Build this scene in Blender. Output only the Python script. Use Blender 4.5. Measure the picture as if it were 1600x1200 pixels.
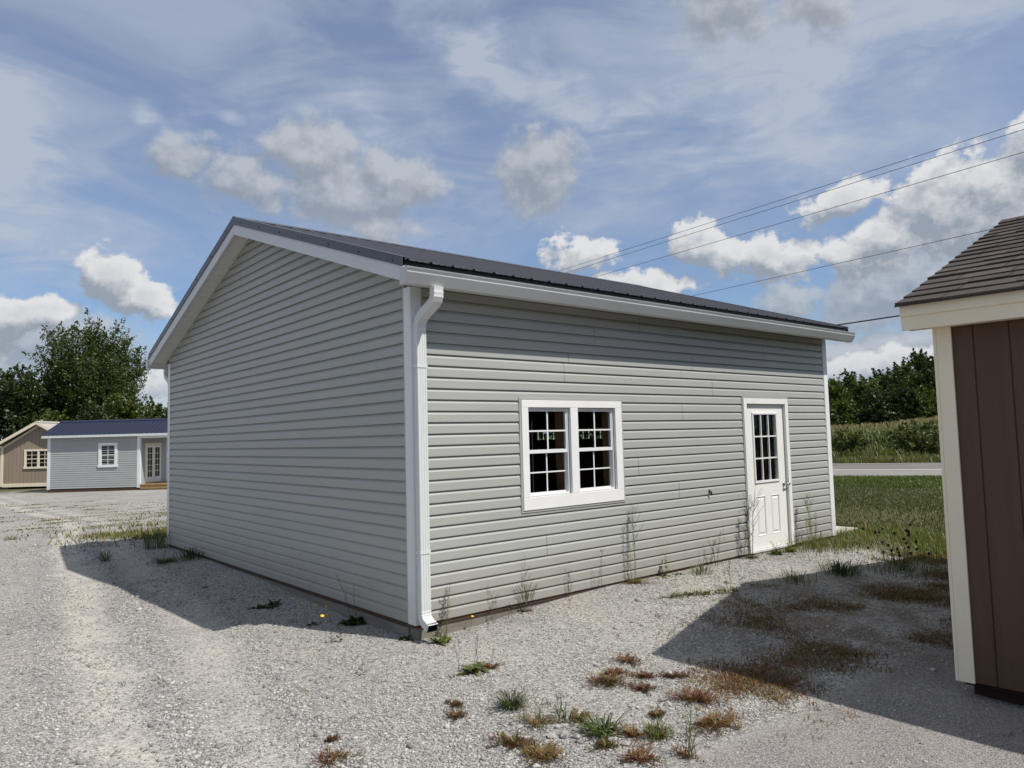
import bpy, math, random
import numpy as np
from mathutils import Vector, Matrix
R = math.radians
sc = bpy.context.scene
for o in list(bpy.data.objects):
    bpy.data.objects.remove(o)
COL = sc.collection

# ------------------------------------------------------------------ camera
CAM_POS = (-3.462, -5.494, 1.577)
yaw, pitch, roll = 0.697048, 0.0717193, -0.0260845
fw = Vector((math.sin(yaw)*math.cos(pitch), math.cos(yaw)*math.cos(pitch), math.sin(pitch)))
rt0 = Vector((math.cos(yaw), -math.sin(yaw), 0)); up0 = rt0.cross(fw)
rt = math.cos(roll)*rt0 + math.sin(roll)*up0
upv = -math.sin(roll)*rt0 + math.cos(roll)*up0
cd = bpy.data.cameras.new('camera'); cam = bpy.data.objects.new('camera', cd); COL.objects.link(cam)
cd.sensor_width = 36; cd.lens = 36*1153.7/1600; cd.clip_start = .05; cd.clip_end = 6000
cam.matrix_world = Matrix(((rt.x, upv.x, -fw.x, CAM_POS[0]), (rt.y, upv.y, -fw.y, CAM_POS[1]), (rt.z, upv.z, -fw.z, CAM_POS[2]), (0, 0, 0, 1)))
sc.camera = cam
sc.render.resolution_x, sc.render.resolution_y = 1024, 768
sc.view_settings.view_transform = 'Standard'; sc.view_settings.look = 'None'
sc.view_settings.exposure = 0.08; sc.view_settings.gamma = 1
sc.view_settings.use_curve_mapping = False
sc.cycles.max_bounces = 6; sc.cycles.transparent_max_bounces = 12
sc.cycles.caustics_reflective = False; sc.cycles.caustics_refractive = False
sc.cycles.use_denoising = True

# ------------------------------------------------------------------ sun
SDIR = Vector((.28, -.66, 1.0)).normalized()
SUN_EL = math.asin(SDIR.z); SUN_AZ = math.atan2(SDIR.x, SDIR.y)
ld = bpy.data.lights.new('sun', 'SUN'); ld.energy = 4.6; ld.angle = R(.55); ld.color = (1, .955, .88)
sun = bpy.data.objects.new('sun', ld); COL.objects.link(sun); sun.location = (0, 0, 30)
sun.rotation_euler = SDIR.to_track_quat('Z', 'Y').to_euler()

# ------------------------------------------------------------------ node helpers
class NT:
    """thin wrapper that keeps node code short"""
    def __init__(s, tree): s.t = tree; s.n = tree.nodes; s.l = tree.links
    def add(s, typ, **kw):
        n = s.n.new(typ)
        for k, v in kw.items(): setattr(n, k, v)
        return n
    def link(s, a, b): s.l.new(a, b)
    def setin(s, n, k, v):
        if hasattr(v, 'is_linked'): s.link(v, n.inputs[k])
        elif v is not None: n.inputs[k].default_value = v
    def math(s, op, a, b=None, c=None, clamp=False):
        n = s.add('ShaderNodeMath', operation=op, use_clamp=clamp)
        s.setin(n, 0, a); s.setin(n, 1, b)
        if c is not None: s.setin(n, 2, c)
        return n.outputs[0]
    def vmath(s, op, a, b=None):
        n = s.add('ShaderNodeVectorMath', operation=op); s.setin(n, 0, a); s.setin(n, 1, b)
        return n.outputs['Value'] if op in ('LENGTH', 'DOT_PRODUCT') else n.outputs[0]
    def noise(s, vec, scale, detail=4, rough=.5, dist=0, out='Fac', dims='3D'):
        n = s.add('ShaderNodeTexNoise', noise_dimensions=dims); s.setin(n, 'Vector', vec)
        n.inputs['Scale'].default_value = scale; n.inputs['Detail'].default_value = detail
        n.inputs['Roughness'].default_value = rough; n.inputs['Distortion'].default_value = dist
        return n.outputs[out]
    def voro(s, vec, scale, feature='F1', out='Distance', rnd=1):
        n = s.add('ShaderNodeTexVoronoi', feature=feature); s.setin(n, 'Vector', vec)
        n.inputs['Scale'].default_value = scale; n.inputs['Randomness'].default_value = rnd
        return n.outputs[out]
    def mapping(s, vec, loc=(0, 0, 0), rot=(0, 0, 0), scale=(1, 1, 1)):
        n = s.add('ShaderNodeMapping'); s.setin(n, 'Vector', vec)
        n.inputs['Location'].default_value = loc; n.inputs['Rotation'].default_value = rot; n.inputs['Scale'].default_value = scale
        return n.outputs[0]
    def rng(s, v, a, b, c=0., d=1., smooth=False):
        n = s.add('ShaderNodeMapRange'); n.interpolation_type = 'SMOOTHSTEP' if smooth else 'LINEAR'
        s.setin(n, 'Value', v); s.setin(n, 'From Min', a); s.setin(n, 'From Max', b); s.setin(n, 'To Min', c); s.setin(n, 'To Max', d)
        return n.outputs[0]
    def mix(s, f, a, b, blend='MIX'):
        n = s.add('ShaderNodeMix', data_type='RGBA', blend_type=blend)
        s.setin(n, 'Factor', f)
        for k, v in ((6, a), (7, b)):
            if hasattr(v, 'is_linked'): s.link(v, n.inputs[k])
            else: n.inputs[k].default_value = (v[0], v[1], v[2], 1)
        return n.outputs[2]
    def comb(s, x, y, z):
        n = s.add('ShaderNodeCombineXYZ'); s.setin(n, 0, x); s.setin(n, 1, y); s.setin(n, 2, z); return n.outputs[0]
    def sep(s, v):
        n = s.add('ShaderNodeSeparateXYZ'); s.setin(n, 0, v); return n.outputs
    def bump(s, h, strength=.5, dist=.01, normal=None):
        n = s.add('ShaderNodeBump'); s.setin(n, 'Height', h); n.inputs['Strength'].default_value = strength
        n.inputs['Distance'].default_value = dist
        if normal is not None: s.link(normal, n.inputs['Normal'])
        return n.outputs[0]

# ------------------------------------------------------------------ world: daylight sky with clouds (azimuth / elevation, degrees)
W = bpy.data.worlds.new('World'); sc.world = W; W.use_nodes = True
nt = NT(W.node_tree); nt.n.clear()
tc = nt.add('ShaderNodeTexCoord'); dirv = tc.outputs['Generated']
dx, dy, dz = nt.sep(dirv)
az = nt.math('MULTIPLY', nt.math('ARCTAN2', dx, dy), 57.29578)
el = nt.math('MULTIPLY', nt.math('ARCSINE', dz), 57.29578)
ae = nt.comb(az, el, 0)

def cloud_group(name, ells, warp, nscale, namp, detail, rough, stretch=(1, 1.5, 1)):
    """density of a set of clouds: soft ellipses (azimuth, elevation, half sizes, tilt, weight) eaten away by noise"""
    g = bpy.data.node_groups.new(name, 'ShaderNodeTree')
    g.interface.new_socket('V', in_out='INPUT', socket_type='NodeSocketVector')
    g.interface.new_socket('D', in_out='OUTPUT', socket_type='NodeSocketFloat')
    q = NT(g); gi = q.add('NodeGroupInput'); go = q.add('NodeGroupOutput')
    # each ellipse waits for the one before it (through z), which keeps the compiled shader small
    vx, vy, vz = q.sep(gi.outputs[0]); v = q.comb(vx, vy, 0)
    wv = q.vmath('SCALE', q.vmath('SUBTRACT', q.noise(v, .16, 2, .55, out='Color', dims='2D'), (.5, .5, .5)))
    wv.node.inputs['Scale'].default_value = warp
    v2 = q.vmath('ADD', v, wv); wx, wy, _ = q.sep(v2)
    acc = None
    for (a, e, ra, re, tilt, wt) in ells:
        t = q.vmath('SUBTRACT', q.comb(wx, wy, acc if acc is not None else vz), (a, e, 0))
        if tilt: t = q.mapping(t, (0, 0, 0), (0, 0, -R(tilt)), (1, 1, 1))
        r = q.vmath('LENGTH', q.vmath('MULTIPLY', t, (1/ra, 1/re, 0)))
        f = q.rng(r, 0., 1.25, wt, 0, True)
        acc = f if acc is None else q.math('MAXIMUM', acc, f)
    n = q.noise(q.vmath('MULTIPLY', v, stretch), nscale, detail, rough, dims='2D')
    d = q.math('ADD', acc, q.math('MULTIPLY', q.math('SUBTRACT', n, .5), namp))
    d = q.math('MULTIPLY', d, q.rng(acc, 0, .15))
    q.link(d, go.inputs[0])
    return g
def use(g, v):
    n = nt.add('ShaderNodeGroup'); n.node_tree = g; nt.link(v, n.inputs[0]); return n.outputs[0]

sky = nt.add('ShaderNodeTexSky', sky_type='NISHITA'); sky.sun_disc = False
sky.sun_elevation = SUN_EL; sky.sun_rotation = SUN_AZ; sky.altitude = 200
sky.air_density = 1.0; sky.dust_density = .6; sky.ozone_density = 1.6
base = nt.add('ShaderNodeHueSaturation'); base.inputs['Saturation'].default_value = 1.25; base.inputs['Value'].default_value = 1.0
nt.link(sky.outputs[0], base.inputs['Color'])
col = nt.mix(1, base.outputs[0], (1.02, .965, 1.03), 'MULTIPLY')
# thin high veil: broad soft streaks, denser toward the upper right
pv = nt.mapping(ae, rot=(0, 0, R(9)), scale=(.050, .15, 1))
vm = nt.noise(pv, 1.0, 7, .55, .7, dims='2D')
wisps = cloud_group('high_wisps', [(39, 27.6, 8.5, 2.6, -20, 1.15), (46, 24.6, 9, 2.3, -12, 1.1), (4, 19.5, 6.5, 6.5, 0, 1.2), (7, 13.0, 10, 4.6, 0, .9), (64, 26, 20, 10, 10, .8), (-4, 20, 9, 8, 0, 1.0),
    (13.5, 22.4, 2.8, 1.0, -22, 1.0), (18.8, 22.9, 2.2, .8, -12, 1.0), (56, 20, 22, 6, -6, .65), (30, 15, 24, 5, 5, .6), (27, 22.5, 12, 4, 0, .7)], 5, .22, 1.25, 8, .66, (.7, 1.8, 1))
wd = use(wisps, nt.comb(az, el, vm))
fin = nt.noise(nt.mapping(ae, rot=(0, 0, R(14)), scale=(.16, .50, 1)), 1.0, 8, .62, .9, dims='2D')
wa = nt.math('MULTIPLY', nt.rng(wd, -.05, 1.9, 0, .95, True), nt.rng(fin, .28, .66, .30, 1.12))
va = nt.math('ADD', nt.math('MULTIPLY', nt.rng(vm, .32, .68, .30, .64, True), nt.rng(el, 9, 17, .28, 1, True)), wa, clamp=True)
va = nt.math('ADD', va, nt.rng(el, 36, 58, 0, .4, True), clamp=True)  # unseen veil added overhead for a more neutral fill light
va = nt.math('MINIMUM', va, .86)
# (colours here are in the sky texture's own physical units, before the background strength)
col = nt.mix(va, col, (4.45, 4.9, 5.7))
# grey translucent middle cloud and white cumulus: (azimuth, elevation, half sizes, tilt, weight)
grey = cloud_group('grey_clouds', [(15.8, 20.0, 4.0, 2.0, 10, .95), (20.0, 18.6, 5, 2.8, 0, 1.05), (24.8, 21.2, 4.4, 3.6, 0, 1.25), (27, 18.4, 6, 3.6, 0, 1.2), (31, 19.4, 5.0, 3.4, -10, 1.15), (30, 16.6, 5, 2.4, -8, .95), (42.6, 20.2, 4.6, 4.6, -10, 1.15),
    (57.5, 30.5, 6, 5, 10, 1.1), (64, 29, 4, 3.6, 0, 1.0), (68.5, 9.6, 9, 4.0, 6, 1.2), (61, 9.5, 5, 2.2, 0, .9), (76, 11, 7, 5, 0, 1.2), (5, 7.0, 14, 3.4, 0, 1.15), (66, 4.8, 12, 2.6, 0, 1.05)], 2.2, .36, 1.45, 8, .60, (1, 1.2, 1))
gd = use(grey, nt.comb(az, el, va))
gd_up = use(grey, nt.vmath('ADD', nt.comb(az, el, gd), (.35, .9, 0)))
ga = nt.rng(gd, .26, .78, 0, .80, True)
gl = nt.rng(nt.math('SUBTRACT', gd, gd_up), -.26, .40, 0, 1)
col = nt.mix(ga, col, nt.mix(gl, (2.65, 2.95, 3.4), (4.7, 4.95, 5.3)))
white = cloud_group('white_clouds', [(11.6, 11.6, 2.6, 2.6, 0, 1.3), (13.6, 10.2, 3.2, 1.9, 0, 1.25), (6.2, 8.6, 4.8, 1.9, 8, 1.1), (1, 7.2, 6, 2.4, 0, 1.0), (14, 4.4, 9, 1.4, 0, .95), (2, 3, 12, 1.5, 0, .9),
    (54.8, 14.2, 3.0, 2.3, -18, 1.2), (58.8, 12.6, 5.6, 2.3, -14, 1.15), (49.8, 11.5, 6, 1.9, 0, 1.15), (45.2, 14.0, 4.6, 1.7, -5, .95), (64.9, 15.9, 4.4, 1.8, 12, 1.1), (72, 14.6, 6.6, 4.0, 14, 1.3), (67.0, 12.4, 5.6, 2.6, 12, 1.15),
    (78, 16.5, 6, 3.6, 8, 1.25), (66, 4.4, 10, 1.5, 0, .95), (61.2, 13.0, 2.4, 1., 0, .85)], 2.0, .44, 1.75, 8, .60, (1, 1.15, 1))
cdn = use(white, nt.comb(az, el, gl))
cd_up = use(white, nt.vmath('ADD', nt.comb(az, el, cdn), (.55, 1.2, 0)))
ca = nt.rng(cdn, .30, .62, 0, .96, True)
cl = nt.math('SUBTRACT', nt.rng(nt.math('SUBTRACT', cdn, cd_up), -.34, .50, 0, 1.05), nt.rng(cdn, .70, 1.6, 0, .5), clamp=True)
col = nt.mix(ca, col, nt.mix(cl, (2.75, 3.15, 3.75), (6.9, 6.9, 6.95)))
# broken cloud added over the unseen sky, to whiten the fill light
on = nt.noise(nt.comb(nt.math('MULTIPLY', dx, 3), nt.math('MULTIPLY', dy, 3), nt.math('MULTIPLY', dz, 6)), 1.0, 5, .6)
dv = nt.vmath('DOT_PRODUCT', dirv, (fw.x, fw.y, fw.z))
oa = nt.math('MULTIPLY', nt.rng(on, .46, .60, 0, .9, True), nt.math('MULTIPLY', nt.rng(dv, .72, .60, 0, 1, True), nt.rng(el, 0, 3, 0, 1)))
col = nt.mix(oa, col, (5.0, 5.1, 5.3))
col = nt.mix(nt.rng(el, 7, 0, 0, .8, True), col, (3.9, 4.45, 5.3))
# below the horizon: plain ground light
col = nt.mix(nt.rng(el, -2, -.3), (1.6, 1.6, 1.5), col)
bg = nt.add('ShaderNodeBackground'); nt.link(col, bg.inputs[0]); bg.inputs[1].default_value = .105
wo = nt.add('ShaderNodeOutputWorld'); nt.link(bg.outputs[0], wo.inputs[0])
W.cycles.sampling_method = 'MANUAL'; W.cycles.sample_map_resolution = 512

# ------------------------------------------------------------------ materials
def material(name):
    m = bpy.data.materials.new(name); m.use_nodes = True
    q = NT(m.node_tree); b = q.n['Principled BSDF']; return m, q, b
def plain(name, c, rough=.5, spec=.5, var=0., vscale=3., vstretch=(1, 1, 1), bump=0., bscale=60., bstretch=(1, 1, 1), metal=0., bdist=.004, dirt=0., wavy=False):
    m, q, b = material(name)
    co = q.add('ShaderNodeTexCoord').outputs['Object']
    out = (c[0], c[1], c[2])
    if var:
        n = q.noise(q.vmath('MULTIPLY', co, vstretch), vscale, 6, .6)
        f = q.rng(n, .25, .75, 1-var, 1+var)
        s_ = q.vmath('SCALE', (c[0], c[1], c[2])); q.link(f, s_.node.inputs['Scale']); out = s_
    if dirt:
        z = q.sep(co)[2]
        n = q.noise(co, 5, 6, .65)
        f = q.math('MULTIPLY', q.rng(q.math('ADD', z, q.math('MULTIPLY', n, -.5)), .32, -.3, 0, 1, True), dirt)
        out = q.mix(f, out, (.27, .25, .22))
    if hasattr(out, 'is_linked'): q.link(out, b.inputs['Base Color'])
    else: b.inputs['Base Color'].default_value = (*out, 1)
    b.inputs['Roughness'].default_value = rough; b.inputs['Metallic'].default_value = metal
    b.inputs['Specular IOR Level'].default_value = spec
    if bump:
        wave = q.bump(q.noise(co, 1.6, 2, .5), .35, .02) if wavy else None
        q.link(q.bump(q.noise(q.vmath('MULTIPLY', co, bstretch), bscale, 4, .6), bump, bdist, wave), b.inputs['Normal'])
    return m
M = {}
M['vinyl'] = plain('grey_vinyl', (.350, .357, .340), .48, .4, .05, 2.2, (.35, .35, 2.5), .25, 90, (.06, .06, 1), bdist=.0015, dirt=.65, wavy=True)
M['white_vinyl'] = plain('white_vinyl', (.71, .72, .73), .45, .4, .03, 3, (1, 1, .3), .1, 50, (1, 1, .1), bdist=.001, dirt=.3)
M['white_metal'] = plain('white_aluminium', (.63, .64, .635), .34, .5, .035, 4, (.4, 1, 1))
M['gutter_shaded'] = plain('shaded_aluminium', (.53, .54, .535), .36, .45, .06, 4, (.4, 1, 1))  # darker copy of white_aluminium: grazing sun on the gutter put into the colour
M['white_wood'] = plain('white_trim_board', (.74, .74, .735), .55, .35, .045, 7, (1, 1, 1), .35, 55, (1, 1, .35), bdist=.002)
M['fascia_white'] = plain('white_fascia', (.60, .61, .64), .5, .35, .05, 3, (1, .5, 1), .12, 40)
M['soffit'] = plain('white_soffit', (.62, .62, .60), .55, .3, .04, 3)
M['door_paint'] = plain('off_white_door', (.76, .755, .725), .48, .4, .04, 8, (1, 1, .25), .2, 45, (1, 1, .1), bdist=.0015)
M['roof_metal'] = plain('charcoal_metal', (.055, .055, .066), .36, .5, .12, 1.6, (1, 1, 1))
M['black'] = plain('black_plastic', (.012, .012, .012), .5)
M['steel'] = plain('brushed_steel', (.55, .54, .52), .3, .5, .08, 30, metal=1.)
M['brown_board'] = plain('brown_board', (.075, .045, .03), .75, .3, .25, 6, (.3, .3, 3), .3, 40)
M['foundation'] = plain('grey_timber', (.20, .18, .155), .85, .2, .28, 5, (.5, .5, 3), .5, 40, bdist=.006)
M['concrete'] = plain('concrete', (.47, .44, .39), .85, .2, .16, 5, bump=.4, bscale=60, bdist=.004)
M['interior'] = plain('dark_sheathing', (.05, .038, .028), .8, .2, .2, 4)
M['stud'] = plain('brown_stud', (.24, .13, .075), .7, .3, .2, 6)
M['gutter_in'] = plain('gutter_inside', (.35, .35, .34), .6, .3, .2, 8)
M['brown_panel'] = plain('dark_brown_panel', (.088, .053, .032), .6, .3, .22, 6, (1, 1, .06), .6, 70, (1, 1, .05), bdist=.002)
M['cream'] = plain('cream_trim', (.80, .71, .55), .6, .3, .05, 6, (1, 1, .5), .3, 55, (1, .3, .3), bdist=.002)
M['skid'] = plain('dark_skid', (.03, .018, .012), .8, .2, .3, 6, bump=.4)
M['tan_panel'] = plain('tan_panel', (.31, .247, .192), .65, .3, .08, 2, (1, 1, .2))
M['cream_metal'] = plain('cream_metal', (.40, .38, .34), .4, .5, .05, 2)
M['navy_metal'] = plain('navy_metal', (.012, .015, .040), .42, .4, .1, 2)
M['cabin_vinyl'] = plain('cabin_grey_vinyl', (.365, .375, .368), .55, .3, .05, 2)
M['deck'] = plain('treated_deck', (.30, .19, .085), .7, .3, .2, 5, (.4, .4, 4))
M['darkness'] = plain('dark_room', (.01, .011, .012), .6)
M['wire'] = plain('dark_cable', (.06, .065, .075), .6)
M['sticker'] = plain('paper_label', (.55, .62, .62), .6)

def glass(name, tint=(.82, .86, .86), refl=1.0):
    m, q, b = material(name); q.n.remove(b)
    fr = q.add('ShaderNodeFresnel'); fr.inputs['IOR'].default_value = 1.5
    tr = q.add('ShaderNodeBsdfTransparent'); tr.inputs[0].default_value = (*tint, 1)
    gl = q.add('ShaderNodeBsdfGlossy'); gl.inputs['Roughness'].default_value = .02; gl.inputs[0].default_value = (refl, refl, refl, 1)
    mx = q.add('ShaderNodeMixShader'); gn = q.add('ShaderNodeNewGeometry'); q.link(q.math('MULTIPLY', fr.outputs[0], q.math('SUBTRACT', 1, gn.outputs['Backfacing'])), mx.inputs[0]); q.link(tr.outputs[0], mx.inputs[1]); q.link(gl.outputs[0], mx.inputs[2])
    q.link(mx.outputs[0], q.n['Material Output'].inputs[0]); return m
M['glass'] = glass('window_glass', (.86, .89, .87), .35)
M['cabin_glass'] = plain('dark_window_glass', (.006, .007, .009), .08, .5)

def shingle_mat():
    m, q, b = material('brown_shingle')
    co = q.add('ShaderNodeTexCoord').outputs['Object']
    g = q.voro(co, 420, out='Color')
    gs = q.sep(g)[0]
    big = q.noise(co, 3, 5, .6)
    tab = q.noise(q.vmath('MULTIPLY', co, (.1, 2.2, .1)), 1.8, 2)
    c = q.mix(gs, (.034, .029, .027), (.118, .097, .088))
    c = q.mix(q.rng(big, .3, .7, 0, .5), c, (.058, .049, .046))
    c = q.mix(q.rng(tab, .4, .6, 0, .3), c, (.10, .083, .075))
    geo = q.add('ShaderNodeNewGeometry'); tb = q.vmath('SCALE', c); q.link(q.rng(geo.outputs['Random Per Island'], 0, 1, .72, 1.22), tb.node.inputs['Scale']); c = tb
    q.link(c, b.inputs['Base Color']); b.inputs['Roughness'].default_value = .9; b.inputs['Specular IOR Level'].default_value = .2
    q.link(q.bump(gs, .6, .003), b.inputs['Normal']); return m
M['shingle'] = shingle_mat()

def leaf_mat(name, c1, c2, scale=.6, trans=.35, rough=.6):
    m, q, b = material(name); q.n.remove(b)
    geo = q.add('ShaderNodeNewGeometry'); co = q.add('ShaderNodeTexCoord').outputs['Object']
    n = q.noise(co, scale, 3, .6)
    f = q.math('ADD', q.math('MULTIPLY', q.rng(n, .3, .7), .65), q.math('MULTIPLY', geo.outputs['Random Per Island'], .35))
    c = q.mix(f, c1, c2)
    d = q.add('ShaderNodeBsdfDiffuse'); q.link(c, d.inputs[0])
    t = q.add('ShaderNodeBsdfTranslucent'); q.link(q.mix(1, c, (1.0, 1.1, .45), 'MULTIPLY'), t.inputs[0])
    mx = q.add('ShaderNodeMixShader'); mx.inputs[0].default_value = trans
    q.link(d.outputs[0], mx.inputs[1]); q.link(t.outputs[0], mx.inputs[2])
    g = q.add('ShaderNodeBsdfGlossy'); g.inputs['Roughness'].default_value = .45; g.inputs[0].default_value = (.5, .5, .5, 1)
    m2 = q.add('ShaderNodeMixShader'); m2.inputs[0].default_value = .05
    q.link(mx.outputs[0], m2.inputs[1]); q.link(g.outputs[0], m2.inputs[2])
    q.link(m2.outputs[0], q.n['Material Output'].inputs[0]); return m
M['leaf_a'] = leaf_mat('broad_tree_leaf', (.032, .055, .015), (.088, .115, .026))
M['leaf_b'] = leaf_mat('dark_tree_leaf', (.028, .046, .015), (.062, .084, .024))
M['leaf_c'] = leaf_mat('bright_tree_leaf', (.050, .078, .015), (.125, .145, .028))
M['shrub_leaf'] = leaf_mat('shrub_leaf', (.085, .105, .032), (.165, .18, .06), 1.2)
M['corn_leaf'] = leaf_mat('corn_leaf', (.09, .12, .045), (.22, .235, .115), .8)
M['corn_tassel'] = leaf_mat('corn_tassel', (.26, .22, .11), (.36, .30, .17), .8)
M['lawn_blade'] = leaf_mat('lawn_blade', (.058, .092, .014), (.12, .155, .028), .25)
M['lawn_dull'] = leaf_mat('dry_lawn_blade', (.060, .078, .026), (.130, .132, .052), .35)
M['tall_grass'] = leaf_mat('tall_grass_blade', (.10, .14, .03), (.20, .235, .065), .7)
M['verge_grass'] = leaf_mat('verge_grass_blade', (.10, .105, .04), (.19, .175, .075), .4)
M['weed_green'] = leaf_mat('weed_green', (.065, .095, .022), (.15, .18, .05), 6)
M['weed_dark'] = leaf_mat('weed_dark', (.022, .036, .012), (.05, .07, .022), 6)
M['weed_bright'] = leaf_mat('weed_bright', (.15, .19, .025), (.25, .28, .05), 6)
M['weed_pale'] = leaf_mat('weed_pale', (.12, .15, .07), (.24, .27, .14), 6)
M['weed_stem'] = leaf_mat('weed_stem', (.055, .05, .028), (.12, .10, .055), 6, .1)
M['weed_red'] = leaf_mat('weed_red', (.10, .035, .022), (.19, .085, .045), 9, .2)
M['weed_brown'] = leaf_mat('weed_brown', (.13, .075, .026), (.26, .16, .065), 9, .25)
M['weed_olive'] = leaf_mat('weed_olive', (.10, .10, .03), (.21, .17, .06), 7, .25)
M['petal'] = plain('yellow_petal', (.75, .45, .02), .6)
M['seed_head'] = plain('dark_seed_head', (.02, .013, .010), .9)
M['bark'] = plain('tree_bark', (.10, .085, .07), .9, .1, .3, 3, (1, 1, .3), .6, 14)

# ------------------------------------------------------------------ terrain
def ss(t):
    t = np.clip(t, 0, 1); return t*t*(3-2*t)
def gz(x, y):
    x = np.asarray(x, float); y = np.asarray(y, float)
    z = -.13-.40*ss((y-7)/30)*(1-ss((x-8)/10))
    z = z+.085*np.exp(-(y/1.1)**2)*ss((x-.3)/1.6)*(1-ss((x-7.6)/2.5))
    z = z+.075*np.exp(-(x/.8)**2)*ss((y-.8)/3)*(1-ss((y-6.6)/2))
    z = z-.105*np.exp(-((x-2.9)/1.7)**2-((y+4.4)/1.6)**2)
    s = x*.912+y*.41
    t = x*.41-y*.912
    z = z+.95*ss((t-1)/14)*ss((s-36)/18)-.12*ss((s-36)/10)+1.2*ss((s-62)/50)
    return z
def gzf(x, y): return float(gz(x, y))

# ------------------------------------------------------------------ mesh helpers
class MB:
    def __init__(s): s.v = []; s.f = []
    def quad(s, a, b, c, d):
        i = len(s.v); s.v += [a, b, c, d]; s.f.append((i, i+1, i+2, i+3)); return s
    def tri(s, a, b, c):
        i = len(s.v); s.v += [a, b, c]; s.f.append((i, i+1, i+2)); return s
    def box(s, x0, x1, y0, y1, z0, z1):
        i = len(s.v)
        s.v += [(x0, y0, z0), (x1, y0, z0), (x1, y1, z0), (x0, y1, z0), (x0, y0, z1), (x1, y0, z1), (x1, y1, z1), (x0, y1, z1)]
        s.f += [tuple(i+k for k in q) for q in ((3, 2, 1, 0), (4, 5, 6, 7), (0, 1, 5, 4), (1, 2, 6, 5), (2, 3, 7, 6), (3, 0, 4, 7))]
        return s
    def loft(s, loops, closed=True, caps=True):
        """loops: lists of points of equal length"""
        n = len(loops[0]); i0 = len(s.v)
        for lp in loops: s.v += [tuple(p) for p in lp]
        for k in range(len(loops)-1):
            for j in range(n if closed else n-1):
                j2 = (j+1) % n
                s.f.append((i0+k*n+j, i0+k*n+j2, i0+(k+1)*n+j2, i0+(k+1)*n+j))
        if caps and closed:
            s.f.append(tuple(i0+j for j in range(n-1, -1, -1))); s.f.append(tuple(i0+(len(loops)-1)*n+j for j in range(n)))
        return s
    def prism(s, pts, d):
        """polygon pts (3D) pushed along vector d"""
        return s.loft([pts, [(p[0]+d[0], p[1]+d[1], p[2]+d[2]) for p in pts]])
    def tube(s, path, r, n=8, caps=True):
        path = [Vector(p) for p in path]
        rs = r if isinstance(r, (list, tuple)) else [r]*len(path)
        loops = []
        for k, p in enumerate(path):
            t = (path[min(k+1, len(path)-1)]-path[max(k-1, 0)]).normalized()
            a = Vector((0, 0, 1)) if abs(t.z) < .9 else Vector((1, 0, 0))
            u = t.cross(a).normalized(); w = t.cross(u)
            loops.append([tuple(p+rs[k]*(math.cos(2*math.pi*j/n)*u+math.sin(2*math.pi*j/n)*w)) for j in range(n)])
        return s.loft(loops, True, caps)
    def build(s, name, mat=None, parent=None, smooth=False, bevel=0., recalc=True):
        me = bpy.data.meshes.new(name); me.from_pydata(s.v, [], s.f); me.update()
        if recalc:
            import bmesh
            bm = bmesh.new(); bm.from_mesh(me); bmesh.ops.recalc_face_normals(bm, faces=bm.faces); bm.to_mesh(me); bm.free()
        if smooth: me.polygons.foreach_set('use_smooth', [True]*len(me.polygons))
        o = bpy.data.objects.new(name, me); COL.objects.link(o)
        for m in (mat if isinstance(mat, (list, tuple)) else [mat]):
            if m is not None: me.materials.append(m)
        if parent: o.parent = parent
        if bevel:
            b = o.modifiers.new('bevel', 'BEVEL'); b.width = bevel; b.segments = 2; b.limit_method = 'ANGLE'; b.angle_limit = R(40)
        return o
def arr_mesh(name, V, F, mat, parent=None, midx=None, smooth=False):
    """numpy vertices and equal-size faces -> object"""
    me = bpy.data.meshes.new(name); V = np.ascontiguousarray(V, np.float32); F = np.ascontiguousarray(F, np.int32)
    k = F.shape[1]
    me.vertices.add(len(V)); me.vertices.foreach_set('co', V.ravel())
    me.loops.add(F.size); me.loops.foreach_set('vertex_index', F.ravel())
    me.polygons.add(len(F)); me.polygons.foreach_set('loop_start', np.arange(0, F.size, k, dtype=np.int32))
    me.polygons.foreach_set('loop_total', np.full(len(F), k, np.int32))
    if midx is not None: me.polygons.foreach_set('material_index', np.ascontiguousarray(midx, np.int32))
    if smooth: me.polygons.foreach_set('use_smooth', np.ones(len(F), bool))
    me.update(calc_edges=True)
    o = bpy.data.objects.new(name, me); COL.objects.link(o)
    for m in (mat if isinstance(mat, (list, tuple)) else [mat]): me.materials.append(m)
    if parent: o.parent = parent
    return o
def tag(o, label=None, cat=None, group=None, kind=None):
    if label: o['label'] = label
    if cat: o['category'] = cat
    if group: o['group'] = group
    if kind: o['kind'] = kind
    return o
def thing(name, label, cat, loc=(0, 0, 0), rz=0., group=None):
    o = bpy.data.objects.new(name, None); COL.objects.link(o); o.location = loc; o.rotation_euler = (0, 0, rz)
    o.empty_display_size = .3
    return tag(o, label, cat, group)

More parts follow.
